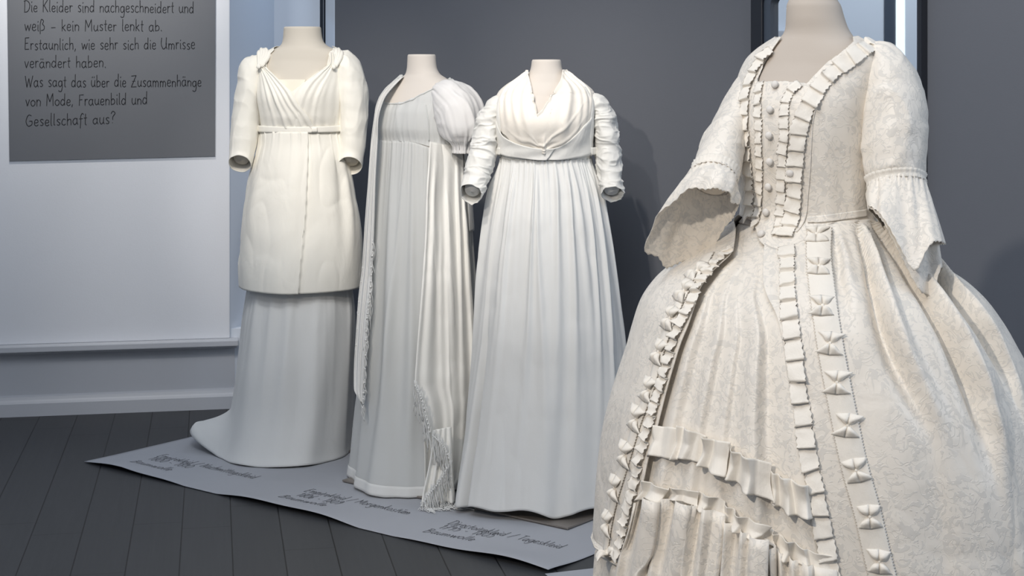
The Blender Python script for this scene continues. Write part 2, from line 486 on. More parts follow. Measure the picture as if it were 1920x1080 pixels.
mb = MB(); mb.prism([g0 + Z3 * .33, g1 + Z3 * .33, g1 + WN * .035 + Z3 * .33, g0 + WN * .035 + Z3 * .33], Z3 * 2.87)
g0, g1 = at_col(606.5, A_, .33), at_col(609.5, A_, .33)
mb.prism([g0 + Z3 * .33, g1 + Z3 * .33, g1 + WN * .03 + Z3 * .33, g0 + WN * .03 + Z3 * .33], Z3 * 2.87)
mb.build('window_frame', M['dark_metal'], win, smooth=False)
lw = (B_ + C_) / 2 + WN * 0.16 + WE * 0.05
area('niche_daylight', (lw[0], lw[1], 1.7), (A0[0] + .05, A0[1], 1.4), 1.3, 0.25, 2.0, (0.50, 0.70, 1.0))

# grey partition wall, parallel to the paper strip
DW = np.array([0.789, -0.615, 0.0]); DN = np.array([-0.615, -0.789, 0.0])   # along to the right; towards the room
G0 = np.array([-0.899, 6.61, 0.0])
def part_pt(px, py, off=0.0):
    k = (px - 960.0) / F; o = G0 + DN * off
    s = (k * o[1] - o[0]) / (DW[0] - k * DW[1]); q = o + DW * s
    return wp(px, py, q[1]), s
s_l = part_pt(628, 100)[1]
mb = MB()
c = G0 + DW * (s_l + 5.2) / 2 - DN * 0.03; c[2] = 1.6
mb.box(c, (DW, DN, Z3), ((5.2 - s_l) / 2, 0.03, 1.6))
struct('wall_back', mb, M['grey_wall'], 'blue grey partition wall behind the dresses', 'wall')

# mirror on the partition
mroot_p, ms0 = part_pt(1407, 200)
mr = empty('wall_mirror', G0 + DW * ms0 + Z3 * 1.02, 'tall mirror in a black frame hanging on the grey wall behind the brocade gown', 'mirror')
def rr_rect(x0, x1, z0, z1, r, k=6):
    pts = []
    for cx, cz, a0 in ((x1 - r, z1 - r, 0), (x0 + r, z1 - r, 90), (x0 + r, z0 + r, 180), (x1 - r, z0 + r, 270)):
        for i in range(k + 1):
            a = math.radians(a0 + 90 * i / k); pts.append((cx + r * math.cos(a), cz + r * math.sin(a)))
    return pts
def mpt(x, z, off): return G0 + DW * x + DN * off + Z3 * z
OFFM = 0.045
sx = lambda px: part_pt(px, 100, OFFM)[1]
zt = 1.70
def ring_frame(outer, inner, o0, o1):
    k = len(outer); V = []
    for (x, z) in outer: V.append(mpt(x, z, o1))
    for (x, z) in inner: V.append(mpt(x, z, o1))
    for (x, z) in outer: V.append(mpt(x, z, o0))
    for (x, z) in inner: V.append(mpt(x, z, o0))
    Fs = []
    for i in range(k):
        j = (i + 1) % k
        Fs += [(i, j, k + j, k + i), (2 * k + i, 3 * k + i, 3 * k + j, 2 * k + j), (i, 2 * k + i, 2 * k + j, j), (k + i, k + j, 3 * k + j, 3 * k + i)]
    return V, Fs
o1 = rr_rect(sx(1407), sx(1728), 1.02, zt, .03); i1 = rr_rect(sx(1429), sx(1720), 1.06, zt - .03, .03)
V, Fs = ring_frame(o1, i1, 0.0, OFFM); obj('outer_frame', V, Fs, M['black_frame'], mr, smooth=False, bevel=.003)
i2 = rr_rect(sx(1441), sx(1716), 1.08, CAM_H + (HORY + 4) / F * 5.25, .022)
V, Fs = ring_frame(i1, i2, 0.004, OFFM - .012); obj('inner_frame', V, Fs, M['slate_frame'], mr, smooth=False)
V = [mpt(x, z, .006) for x, z in (( sx(1425), 1.05), (sx(1724), 1.05), (sx(1724), zt - .01), (sx(1425), zt - .01))]
V += [mpt(x, z, .002) for x, z in (( sx(1425), 1.05), (sx(1724), 1.05), (sx(1724), zt - .01), (sx(1425), zt - .01))]
obj('mirror_glass', V, [(0, 1, 2, 3), (7, 6, 5, 4), (0, 4, 5, 1), (1, 5, 6, 2), (2, 6, 7, 3), (3, 7, 4, 0)], M['mirror'], mr, smooth=False)

# wall and window on the camera's left, seen only in the mirror
Dm = float(G0 @ -DN); VC = np.array([0, 0, CAM_H]) - 2 * Dm * DN            # mirrored eye point
def seen_in_mirror(px, py, xw):
    """where the sight line bounced at the mirror meets the plane X = xw"""
    q, _ = part_pt(px, py, .006); d = q - VC; k = (xw - VC[0]) / d[0]; return VC + d * k
XW = -3.4
pts_ = [seen_in_mirror(px, 60, XW)[1] for px in (1440, 1655, 1676, 1696, 1722)]
mb = MB()
yw0, yw1 = pts_[2], pts_[3]
ylo, yhi = min(yw0, yw1), max(yw0, yw1)
mb.box((XW - .05, (-1.5 + ylo) / 2, 1.7), ((1, 0, 0), (0, 1, 0), Z3), (.05, (ylo + 1.5) / 2, 1.7))
mb.box((XW - .05, (yhi + 6.2) / 2, 1.7), ((1, 0, 0), (0, 1, 0), Z3), (.05, (6.2 - yhi) / 2, 1.7))
mb.box((XW - .05, (ylo + yhi) / 2, .4), ((1, 0, 0), (0, 1, 0), Z3), (.05, (yhi - ylo) / 2, .4))
struct('wall_west', mb, M['reveal_paint'], 'pale wall on the camera side seen in the mirror', 'wall')
w2 = empty('window_2', (XW, (ylo + yhi) / 2, .8), 'narrow bright window seen in the mirror', 'window'); w2['kind'] = 'structure'
mb = MB(); mb.box((XW - .02, (ylo + yhi) / 2, 2.1), ((1, 0, 0), (0, 1, 0), Z3), (.01, (yhi - ylo) / 2, 1.3)); mb.build('window_pane', M['day_sky'], w2, smooth=False)
fy = sorted((pts_[1], pts_[2]))
mb = MB(); mb.box((XW + .004, (fy[0] + fy[1]) / 2, 2.1), ((1, 0, 0), (0, 1, 0), Z3), (.004, (fy[1] - fy[0]) / 2, 1.3)); mb.build('window_frame', M['slate_frame'], w2, smooth=False)
zc = seen_in_mirror(1457, 66, XW)[2]
yc = seen_in_mirror(1476, 66, XW)[1]; yc0 = seen_in_mirror(1400, 66, XW)[1]
mb = MB()
for dz, w in ((0, .05), (-.09, .03)):
    mb.box((XW + .02, (yc + yc0) / 2, zc + dz), ((1, 0, 0), (0, 1, 0), Z3), (.03, abs(yc - yc0) / 2, w / 2))
struct('trim_3', mb, M['trim_paint'], 'moulding on the wall seen in the mirror', 'trim')

# ------------------------------------------------------------------ handwriting
GL = {
 'a': (.85, [[(.62,.82),(.38,1),(.10,.75),(.08,.25),(.28,0),(.52,.2),(.62,.75)], [(.64,1),(.62,.3),(.74,0)]]),
 'b': (.80, [[(.1,1.9),(.1,0)], [(.1,.65),(.36,.98),(.62,.7),(.52,.15),(.1,.05)]]),
 'c': (.68, [[(.58,.85),(.35,1),(.08,.6),(.14,.12),(.36,0),(.6,.18)]]),
 'd': (.85, [[(.6,.75),(.36,.98),(.08,.6),(.14,.1),(.36,0),(.6,.35)], [(.66,1.9),(.64,.9),(.64,0)]]),
 'e': (.72, [[(.1,.48),(.56,.6),(.5,.92),(.3,1),(.08,.6),(.16,.1),(.36,0),(.62,.18)]]),
 'f': (.60, [[(.62,1.72),(.45,1.9),(.28,1.6),(.22,.5),(.16,-.6)], [(.02,.98),(.5,1.02)]]),
 'g': (.82, [[(.6,.82),(.36,1),(.1,.75),(.1,.25),(.3,0),(.52,.2),(.62,.75)], [(.63,1),(.63,-.3),(.5,-.72),(.25,-.78),(.06,-.6)]]),
 'h': (.78, [[(.1,1.9),(.1,0)], [(.1,.6),(.3,.95),(.5,.95),(.6,.6),(.6,0)]]),
 'i': (.32, [[(.12,1),(.12,.55),(.12,.2),(.16,.03),(.24,0)], [(.10,1.40),(.17,1.56)]]),
 'j': (.32, [[(.14,1),(.1,-.7)]]),
 'k': (.72, [[(.1,1.9),(.1,0)], [(.56,1.02),(.14,.5)], [(.2,.55),(.6,0)]]),
 'l': (.36, [[(.13,1.9),(.12,1.1),(.11,.3),(.15,.05),(.26,.0)]]),
 'm': (1.15, [[(.08,1),(.1,0)], [(.1,.65),(.3,.98),(.48,.8),(.5,0)], [(.5,.65),(.72,.98),(.9,.8),(.94,0)]]),
 'n': (.78, [[(.08,1),(.1,0)], [(.1,.6),(.32,.97),(.54,.85),(.6,0)]]),
 'o': (.80, [[(.4,1),(.12,.8),(.08,.3),(.32,0),(.6,.2),(.66,.7),(.4,1)]]),
 'p': (.80, [[(.1,1),(.1,-.75)], [(.1,.7),(.38,1),(.62,.7),(.5,.12),(.1,.1)]]),
 'r': (.58, [[(.08,1),(.1,0)], [(.1,.6),(.28,.95),(.52,.92)]]),
 's': (.66, [[(.54,.88),(.34,1),(.12,.8),(.3,.52),(.52,.28),(.34,.0),(.08,.1)]]),
 't': (.52, [[(.24,1.65),(.22,.9),(.2,.3),(.25,.04),(.38,0)], [(.0,1.02),(.46,1.05)]]),
 'u': (.80, [[(.1,1),(.1,.3),(.28,0),(.5,.15),(.62,.6)], [(.64,1),(.63,.2),(.72,0)]]),
 'v': (.70, [[(.04,1),(.28,0)], [(.28,0),(.6,1)]]),
 'w': (1.02, [[(.04,1),(.24,0)], [(.24,0),(.48,.85)], [(.48,.85),(.68,0)], [(.68,0),(.94,1)]]),
 'z': (.7, [[(.08,1),(.56,1)], [(.56,1),(.08,0)], [(.08,0),(.6,0)]]),
 'ß': (.85, [[(.08,-.5),(.12,1.2),(.3,1.75),(.56,1.5),(.4,1.02)], [(.4,1.02),(.66,.7),(.58,.15),(.2,.02)]]),
 'B': (1.0, [[(.14,1.85),(.08,0)], [(-.05,1.7),(.4,1.88),(.7,1.6),(.5,1.1),(.18,.98)], [(.18,.98),(.6,.9),(.78,.45),(.5,.05),(.02,.0)]]),
 'D': (1.05, [[(.14,1.8),(.1,0)], [(-.02,1.75),(.4,1.85),(.85,1.4),(.85,.6),(.5,.08),(0,.02)]]),
 'E': (.85, [[(.14,1.8),(.08,0)], [(.1,1.8),(.72,1.85)], [(.12,.95),(.55,.98)], [(.08,0),(.7,.02)]]),
 'F': (.82, [[(.14,1.8),(.08,0)], [(.1,1.8),(.75,1.82)], [(.12,.98),(.55,1.0)]]),
 'G': (1.1, [[(.8,1.7),(.5,1.85),(.16,1.3),(.1,.5),(.4,-.02),(.85,.2),(.9,.8)], [(.9,.8),(.5,.82)]]),
 'K': (.95, [[(.12,1.8),(.1,0)], [(.8,1.85),(.14,.85)], [(.25,1.0),(.85,0)]]),
 'M': (1.25, [[(.08,0),(.16,1.8)], [(.16,1.8),(.55,.6)], [(.55,.6),(1.0,1.85)], [(1.0,1.85),(1.05,0)]]),
 'N': (1.1, [[(.08,0),(.14,1.8)], [(.14,1.8),(.8,.02)], [(.8,.02),(.88,1.85)]]),
 'T': (.9, [[(.0,1.8),(.85,1.85)], [(.42,1.8),(.36,0)]]),
 'U': (1.1, [[(.1,1.8),(.1,.5),(.4,0),(.75,.3),(.85,1.0)], [(.86,1.85),(.86,.3),(.98,0)]]),
 'W': (1.35, [[(.04,1.8),(.3,0)], [(.3,0),(.62,1.4)], [(.62,1.4),(.86,0)], [(.86,0),(1.25,1.85)]]),
 'Z': (1.0, [[(.05,1.75),(.85,1.85)], [(.85,1.85),(.05,.0)], [(.05,0),(.9,.05)], [(.2,.92),(.7,.95)]]),
 '0': (.85, [[(.4,1.75),(.1,1.2),(.12,.3),(.42,0),(.7,.5),(.66,1.4),(.4,1.75)]]),
 '1': (.55, [[(.02,1.3),(.3,1.8)], [(.3,1.8),(.28,0)]]),
 '5': (.8, [[(.65,1.8),(.2,1.75)], [(.2,1.75),(.14,1.0)], [(.14,1.0),(.45,1.1),(.68,.6),(.4,0),(.05,.1)]]),
 '6': (.8, [[(.6,1.75),(.25,1.2),(.1,.4),(.35,0),(.62,.35),(.45,.85),(.14,.6)]]),
 '7': (.75, [[(.05,1.75),(.65,1.8)], [(.65,1.8),(.2,0)], [(.15,.9),(.6,.92)]]),
 '8': (.8, [[(.6,1.5),(.36,1.8),(.12,1.45),(.6,.5),(.36,0),(.1,.4),(.55,1.2),(.6,1.5)]]),
 '9': (.8, [[(.6,1.3),(.35,1.0),(.12,1.3),(.35,1.75),(.6,1.4),(.58,.5),(.3,0)]]),
 '.': (.35, [[(.08,.14),(.16,-.02)]]), ',': (.38, [[(.16,.12),(.06,-.28)]]),
 '–': (.9, [[(.1,.55),(.75,.58)]]), '-': (.7, [[(.1,.6),(.5,.62)]]), '/': (.75, [[(.0,-.1),(.65,1.85)]]),
 '?': (.85, [[(.1,1.5),(.35,1.9),(.66,1.6),(.35,1.0),(.32,.55)], [(.3,.1),(.32,.04)]]), ' ': (.62, []),
}
for base, c in (('a', 'ä'), ('u', 'ü')):
    w, st = GL[base]; GL[c] = (w, st + [[(.20, 1.36), (.25, 1.54)], [(.48, 1.36), (.53, 1.54)]])

def handwriting(name, text, start, end, up, nrm, mat, parent, pen, zf=None):
    """text along start->end (stretched to fit); up = vector of one x-height; pen = stroke width in metres"""
    start, end, up, nrm = [np.asarray(v, float) for v in (start, end, up, nrm)]
    tot = sum(GL[c][0] for c in text) + .06 * len(text)
    ex = (end - start) / tot
    rnd = random.Random(hash(text) % 1000 if False else len(text) * 7)
    mb = MB(); x = 0.0
    for c in text:
        w, strokes = GL[c]
        jy = rnd.uniform(-.06, .06); js = rnd.uniform(.93, 1.07)
        for st in strokes:
            P2 = np.array([(px_, py_ * js + jy) for px_, py_ in st], float)
            if len(P2) > 2: P2 = catmull(P2, 5 * len(P2))
            P2 = P2 if len(P2) > 2 else np.linspace(P2[0], P2[1], 3)
            P = start + (x + P2[:, :1]) * ex + P2[:, 1:2] * up
            if zf is not None: P[:, 2] = [zf(q) for q in P]
            T = np.gradient(P, axis=0); T /= np.linalg.norm(T, axis=1)[:, None] + 1e-12
            S = np.cross(nrm, T) * pen / 2
            G = np.stack([P - S, P - S * .0 + nrm * .0006, P + S], 1)
            mb.add(G, grid_faces(len(P), 3))
        x += w + .06
    return mb.build(name, mat, parent, smooth=False)

# text panel on the white wall
PO = BACK + 0.014
tl, tr, br, bl = [wall_pt(*q, PO) for q in ((13, -70), (404, -70), (403.5, 293), (18, 302))]
pan = empty('text_panel', (bl + br) / 2, 'large grey text panel with German handwriting on the white wall', 'text panel')
mb = MB(); mb.prism([tl, tr, br, bl], WN * 0.003); mb.build('panel_sheet', M['poster'], pan, smooth=False)
lines = [('Die Kleider sind nachgeschneidert und', 45, 22, 365, 24), ('weiß – kein Muster lenkt ab.', 46, 57.5, 306, 58),
         ('Erstaunlich, wie sehr sich die Umrisse', 46, 93, 367, 92), ('verändert haben.', 46, 127, 201, 126),
         ('Was sagt das über die Zusammenhänge', 47, 163, 379, 162), ('von Mode, Frauenbild und', 48, 199, 278, 195),
         ('Gesellschaft aus?', 48, 237, 219, 231)]
for tx, x0, y0, x1, y1 in lines:
    a, b = wall_pt(x0, y0, PO + .0038), wall_pt(x1, y1, PO + .0038)
    handwriting('handwritten_line', tx, a, b, Z3 * 11.8 / F * a[1], WN, M['ink'], pan, 0.0028)

# paper strip on the floor under the three dresses
DNn = -DN                                                                    # away from the room edge of the strip
PL, PR = ground(158, 868), ground(1028, 1077)
edge = PR - PL; Lp = np.linalg.norm(edge); ed = edge / Lp
ax_n = np.array([0.615, 0.789, 0.0])
def paper_z(s, t_):
    """height of the sheet: its front edge curls up in shallow waves"""
    wav = 0.008 + .009 * math.sin(s * 7.0 + .6) + .003 * math.sin(s * 17)
    if s < .25: wav *= min(1, .15 + s / .25)
    return .003 + max(0, wav) * math.exp(-(t_ / .10) ** 2)
rows, cols = 26, 90
G = np.zeros((rows, cols, 3))
for j in range(cols):
    s = Lp * j / (cols - 1)
    for i in range(rows):
        t_ = 1.02 * (i / (rows - 1)) ** 1.6
        G[i, j] = PL + ed * s + ax_n * t_ + Z3 * paper_z(s, t_)
pap = empty('floor_paper', PL + ed * Lp / 2 + ax_n * .5, 'long pale grey paper strip on the floor under three white dresses', 'paper')
grid('paper_sheet', G, M['paper'], pap, solid=0.0012, wrap=False)
def floor_line(text, a, b, xh=.0245):
    A, B = ground(*a, .008), ground(*b, .008)
    up = ax_n * xh
    handwriting('handwritten_line', text, A, B, up, Z3, M['pencil'], pap, 0.0019, lambda q: paper_z((q - PL) @ ed, (q - PL) @ ax_n) + .0022)
for text, a, b in (('Empirekleid / Nachmittagskleid', (293, 854.5), (474, 896)), ('1800 - 1810', (275, 860), (352, 876.5)), ('Baumwolle', (243, 868), (316, 883)),
                   ('Empirekleid / Morgenkostüm', (569, 920), (764, 963)), ('1806 - 1809', (553, 928.5), (633, 945)), ('Baumwolle', (521, 934), (606, 951.5)),
                   ('Directoirekleid / Tageskleid', (838, 980.5), (1050, 1027)), ('1795 - 1805', (820, 988.5), (921, 1006)), ('Baumwolle', (792, 996), (885, 1014))):
    floor_line(text, a, b)
# second strip, under the brocade gown
Q0, Q1 = ground(1022, 1077), ground(1119, 1066)
u2 = (Q1 - Q0) / np.linalg.norm(Q1 - Q0); v2 = np.array([u2[1], -u2[0], 0])
mb = MB(); mb.prism([Q0 + Z3 * .001, Q0 + u2 * 1.3 + Z3 * .001, Q0 + u2 * 1.3 + v2 * 1.9 + Z3 * .001, Q0 + v2 * 1.9 + Z3 * .001], Z3 * .0012)
tag(mb.build('floor_paper', M['paper'], smooth=False), 'second pale grey paper sheet under the big brocade gown', 'paper')

# ------------------------------------------------------------------ bodies
class Body:
    """lofted body: rows of (photo row, left column, right column, front depth ratio, back depth ratio)"""
    def __init__(s, D, yaw, rows):
        s.D = D; s.yaw = math.radians(yaw); r = np.array(rows, float); s.r = r
        s.front = np.array([-math.sin(s.yaw), -math.cos(s.yaw), 0]); s.right = np.array([math.cos(s.yaw), -math.sin(s.yaw), 0])
    def S(s, u, py):
        """u (m,), py (n,) or (n,m) -> points (n,m,3)"""
        py = np.asarray(py, float)
        if py.ndim == 1: py = np.repeat(py[:, None], len(u), 1)
        r = s.r; k = s.D / F
        xl, xr, rf, rb = [pchip(r[:, 0], r[:, c], py) for c in (1, 2, 3, 4)]
        W = (xr - xl) / 2 * k; cx = ((xl + xr) / 2 - 960) * k
        rm = (rf + rb) / 2
        a = W / np.sqrt(math.cos(s.yaw) ** 2 + rm ** 2 * math.sin(s.yaw) ** 2)
        su, cu = np.sin(u)[None, :], np.cos(u)[None, :]
        b = a * np.where(cu > 0, rf, rb)
        z = CAM_H + (HORY - py) * k
        P = np.zeros(py.shape + (3,))
        P[..., 0] = cx; P[..., 1] = s.D; P[..., 2] = z
        return P + (a * su)[..., None] * s.right + (b * cu)[..., None] * s.front
    def surf(s, u, py, off=0.0, wrap=True):
        G = s.S(u, py); Nn = normals_of(G, wrap)
        # make normals point outwards
        C = G.mean(axis=1, keepdims=True) if wrap else s.S(np.linspace(-PI, PI, 24), np.asarray(py)[:, 0] if np.asarray(py).ndim == 2 else py).mean(axis=1, keepdims=True)
        flip = np.sum((G - C) * Nn, axis=2).mean() < 0
        if flip: Nn = -Nn
        return G + Nn * (off[..., None] if isinstance(off, np.ndarray) else off), Nn

def ring_u(m): return np.linspace(-PI, PI, m, endpoint=False)

def z2py(body, z): return HORY + (CAM_H - z) * F / body.D

def shell(body, skin, py_bot, py_back, off, m=240, n=170, nscan=340, u=None, fold=None, py_top0=None, neck=None):
    """cloth shell over a body, cut by the skin opening seen from the front; py_bot: number or f(u)"""
    wrap = u is None
    u = ring_u(m) if u is None else u
    bot = np.array([py_bot(x) if callable(py_bot) else py_bot for x in u], float)
    top0 = body.r[0, 0] if py_top0 is None else py_top0
    scan = np.linspace(1, 0, nscan)[:, None] * (bot[None, :] - top0) + top0      # from bottom to top
    G, Nn = body.surf(u, scan, off, wrap)
    px, py = proj(G)
    view = np.array([0, 0, CAM_H]) - G
    facing = np.sum(view * Nn, axis=2) > -0.02
    stop = inside(skin, px, py)
    back = (scan < (py_back(u)[None, :] if callable(py_back) else py_back))
    stop = (stop & facing) | back | (scan < (neck if neck else -1e9))
    k = np.array([np.argmax(stop[:, j]) if stop[:, j].any() else nscan - 1 for j in range(len(u))])
    top = scan[np.maximum(k - 1, 1), np.arange(len(u))]
    # soften the column-to-column steps of the opening
    t = np.linspace(0, 1, n)[:, None]
    pyg = bot[None, :] * (1 - t) + top[None, :] * t
    G = body.S(u, pyg); Nn = body.surf(u, pyg, 0.0, wrap)[1]
    # uniform normals from the undistorted body keep the cut edge clean
    o = off if fold is None else off + fold(u[None, :], t, pyg)
    return G + Nn * (o[..., None] if isinstance(o, np.ndarray) else o)

def bvh_of(*grids):
    V, Fs, n = [], [], 0
    for G, wrap in grids:
        a, b = G.shape[:2]
        V.append(G.reshape(-1, 3)); Fs += grid_faces(a, b, wrap, n); n += a * b
    V = np.concatenate(V)
    return BVHTree.FromPolygons([tuple(v) for v in V], Fs)

def hit(bvh, px, py):
    o = Vector((0, 0, CAM_H)); d = Vector(wp(px, py, 1.0)) - o; d.normalize()
    p, n, i, dist = bvh.ray_cast(o, d)
    if p is None:
        p, n, i, dist = bvh.find_nearest(o + d * LASTD[0])
    else: LASTD[0] = dist
    n = np.array(n); p = np.array(p)
    if n @ (np.array([0, 0, CAM_H]) - p) < 0: n = -n
    return p, n
LASTD = [4.0]

def smooth_rows(A, k=2):
    for _ in range(k):
        B = A.copy(); B[1:-1] = (A[:-2] + 2 * A[1:-1] + A[2:]) / 4; A = B
    return A

def patch(bvh, pxg, pyg, off):
    """grid of photo pixels laid on a surface, pushed out by off"""
    n, m = pxg.shape; P = np.zeros((n, m, 3)); Q = np.zeros((n, m, 3))
    for i in range(n):
        for j in range(m):
            P[i, j], Q[i, j] = hit(bvh, pxg[i, j], pyg[i, j])
    for _ in range(2):
        Q = smooth_rows(Q); Q = np.swapaxes(smooth_rows(np.swapaxes(Q, 0, 1)), 0, 1)
    Q /= np.linalg.norm(Q, axis=2)[..., None]
    o = off if not isinstance(off, np.ndarray) else off[..., None]
    return P + Q * o

def ridges(u, t, seed, n, width, amp, drift=0.15, spread=0.6, jit=0.35, lo=-PI, hi=PI):
    """soft vertical folds; u (1,m), t (n,1) -> (n,m); amp(t) envelope"""
    r = np.random.RandomState(seed)
    out = np.zeros(np.broadcast(u, t).shape)
    for k in range(n):
        uk = lo + (hi - lo) * (k + .5 + r.uniform(-jit, jit)) / n
        a = r.uniform(.55, 1.25); dr = r.uniform(-drift, drift); w = width * r.uniform(.7, 1.4)
        ph = r.uniform(0, 6.28)
        c = uk + dr * t + .02 * np.sin(4 * t + ph)
        d = (u - c + PI) % (2 * PI) - PI
        ww = w * (1 - spread + spread * 2 * t) + 1e-3
        out += a * np.exp(-(d / ww) ** 2)
    return (out - out.mean(axis=1, keepdims=True)) * (amp(t) if callable(amp) else amp)

def sleeve_grid(path, D, m=48, n=60, wrinkle=0.0, seed=0, puff=None):
    """tube along photo path rows (px, py, depth shift, half width px, half depth px)"""
    c = catmull(np.array([(p[0], p[1], p[2] * 1000, p[3], p[4]) for p in path], float), n)
    k = D / F
    k = (D + c[:, 2] / 1000) / F
    C = np.stack([(c[:, 0] - 960) * k, D + c[:, 2] / 1000, CAM_H + (HORY - c[:, 1]) * k], 1)
    T = np.gradient(C, axis=0); T /= np.linalg.norm(T, axis=1)[:, None]
    th = np.linspace(0, 2 * PI, m, endpoint=False)
    G = np.zeros((n, m, 3)); r = np.random.RandomState(seed); ph = r.uniform(0, 6.28, 8)
    for i in range(n):
        e1 = np.array([T[i, 2], 0, -T[i, 0]]); e1 /= np.linalg.norm(e1) + 1e-9
        e2 = np.cross(T[i], e1); t = i / (n - 1)
        w = 1 + wrinkle * (np.sin(9 * t * PI + 2 * np.sin(th + ph[0]) + ph[1]) * .5 + np.sin(16 * t * PI + 3 * np.cos(th + ph[2]) + ph[3]) * .35 + .4 * np.sin(3 * th + 5 * t + ph[4]))
        G[i] = C[i] + ((c[i, 3] * k[i] * np.cos(th) * w)[:, None] * e1 + (c[i, 4] * k[i] * np.sin(th) * w)[:, None] * e2)
    return G, C, T

def stub(parent, path, D, mat, frac=0.62, upto=0.97):
    p = [(a, b, c, d * frac, e * frac) for a, b, c, d, e in path]
    G, C, T = sleeve_grid(p, D, 28, 40)
    k = int(40 * upto); G = G[:k]
    # rounded end
    c = G[-1].mean(axis=0); e = [c + (G[-1] - c) * q + T[k - 1] * d for q, d in ((.9, .006), (.65, .010), (.02, .012))]
    G = np.concatenate([G, np.array(e)])
    return grid('arm', G, mat, parent, True, 0.0, (True, True))

def torso(parent, body, py_end, mat, top_py):
    u = ring_u(96)
    py = np.concatenate([np.linspace(py_end, top_py, 120)])
    G = body.S(u, py)
    c = G[-1].mean(axis=0)
    add = [c + (G[-1] - c) * q + Z3 * d for q, d in ((.975, .0035), (.93, .0055), (.6, .006), (.02, .006))]
    c0 = G[0].mean(axis=0)
    pre = [c0 + (G[0] - c0) * .05 - Z3 * .03, c0 + (G[0] - c0) * .7 - Z3 * .02]
    return grid('torso', np.concatenate([np.array(pre), G, np.array(add)]), mat, parent, True, 0.0, (True, True))

def stand(parent, base_c, top_z, plate=None):
    mb = MB(); mb.tube([(base_c[0], base_c[1], .008), (base_c[0], base_c[1], top_z)], .017, 16); mb.build('pole', M['steel'], parent)
    mb = MB()
    mb.box(np.array([base_c[0], base_c[1], .0055 + .004]), (DW, np.array([.615, .789, 0]), Z3), (.185, .185, .003))
    mb.build('base_plate', M['steel'], parent, smooth=False, bevel=.001)

def button(mb_parent, P, Nn, r, mat, name='button'):
    z = Nn / np.linalg.norm(Nn); x = np.cross(Z3, z); x /= np.linalg.norm(x); y = np.cross(z, x)
    mb = MB(); mb.ball(P + z * r * .45, r, 8, (1, 1, .62), (x, y, z))
    return mb.build(name, mat, mb_parent)

def ruffle(bvh, line, width_px, tab_px, H, mat, parent, name, seed=0, across=0.5, pink=0.0013, wavy=0.0):
    """box-pleated ribbon sewn along a photo polyline: overlapping puffed tabs with pinked edges"""
    r = np.random.RandomState(seed)
    line = np.asarray(line, float)
    L = np.sum(np.linalg.norm(np.diff(line, axis=0), axis=1))
    ns = int(L / 2.0) + 8
    c = catmull(line, ns)
    P = np.zeros((ns, 3)); Q = np.zeros((ns, 3))
    for i in range(ns): P[i], Q[i] = hit(bvh, c[i, 0], c[i, 1])
    P = smooth_rows(P, 4); Q = smooth_rows(Q, 14); Q /= np.linalg.norm(Q, axis=1)[:, None]
    T = np.gradient(P, axis=0); T /= np.linalg.norm(T, axis=1)[:, None] + 1e-12
    T = smooth_rows(T, 6)
    arc = np.concatenate([[0], np.cumsum(np.linalg.norm(np.diff(P, axis=0), axis=1))])
    k = P[:, 1].mean() / F; tab = tab_px * k; w = width_px * k
    nt_ = max(2, int(round(arc[-1] / tab))); tab = arc[-1] / nt_
    prof_s = [0, .12, .28, .45, .62, .78, .90, .97, 1.0]
    prof_h = [.08, .30, .48, .62, .74, .86, .97, 1.0, .70]
    rows = []
    flip = 0
    for q in range(nt_):
        hs = H * r.uniform(.8, 1.2); sk = r.uniform(-.12, .12); ls = r.uniform(-.05, .05); wf = r.uniform(.88, 1.08); tw = r.uniform(-.6, .6); sh_ = r.uniform(-.06, .06)
        for a, hh in zip(prof_s, prof_h):
            row = []; flip ^= 1
            for j, cj in enumerate((-.5, -.46, -.25, 0, .25, .46, .5)):
                s = (q + a) * tab + sk * cj * tab * a + ls * tab * math.sin(PI * a)
                s = min(max(s, 0), arc[-1])
                X = np.array([np.interp(s, arc, P[:, d]) for d in range(3)])
                Nn = np.array([np.interp(s, arc, Q[:, d]) for d in range(3)]); Tn = np.array([np.interp(s, arc, T[:, d]) for d in range(3)])
                B = np.cross(Nn, Tn); B /= np.linalg.norm(B) + 1e-12
                edge_ = (pink if flip else -pink) * np.sign(cj) if abs(cj) == .5 else 0
                puff = 1 - .12 * (2 * abs(cj)) ** 4 + .25 * math.sin(5 * q + 9 * cj + 6 * a) * abs(cj) * 2 * a
                lift = hh * hs * puff + .0018 + tw * cj * hs * .5 * a + (.002 * abs(cj) * 2 * math.sin(7 * s / tab) if wavy else 0)
                row.append(X + B * ((cj + sh_) * w * wf * (1 - .08 * (1 - hh)) + edge_) + Nn * max(lift, .0014))
            rows.append(row)
    return grid(name, crumple(np.array(rows), .0022, 45, False, (1, 1, 1), seed), mat, parent, False, 0.0008)

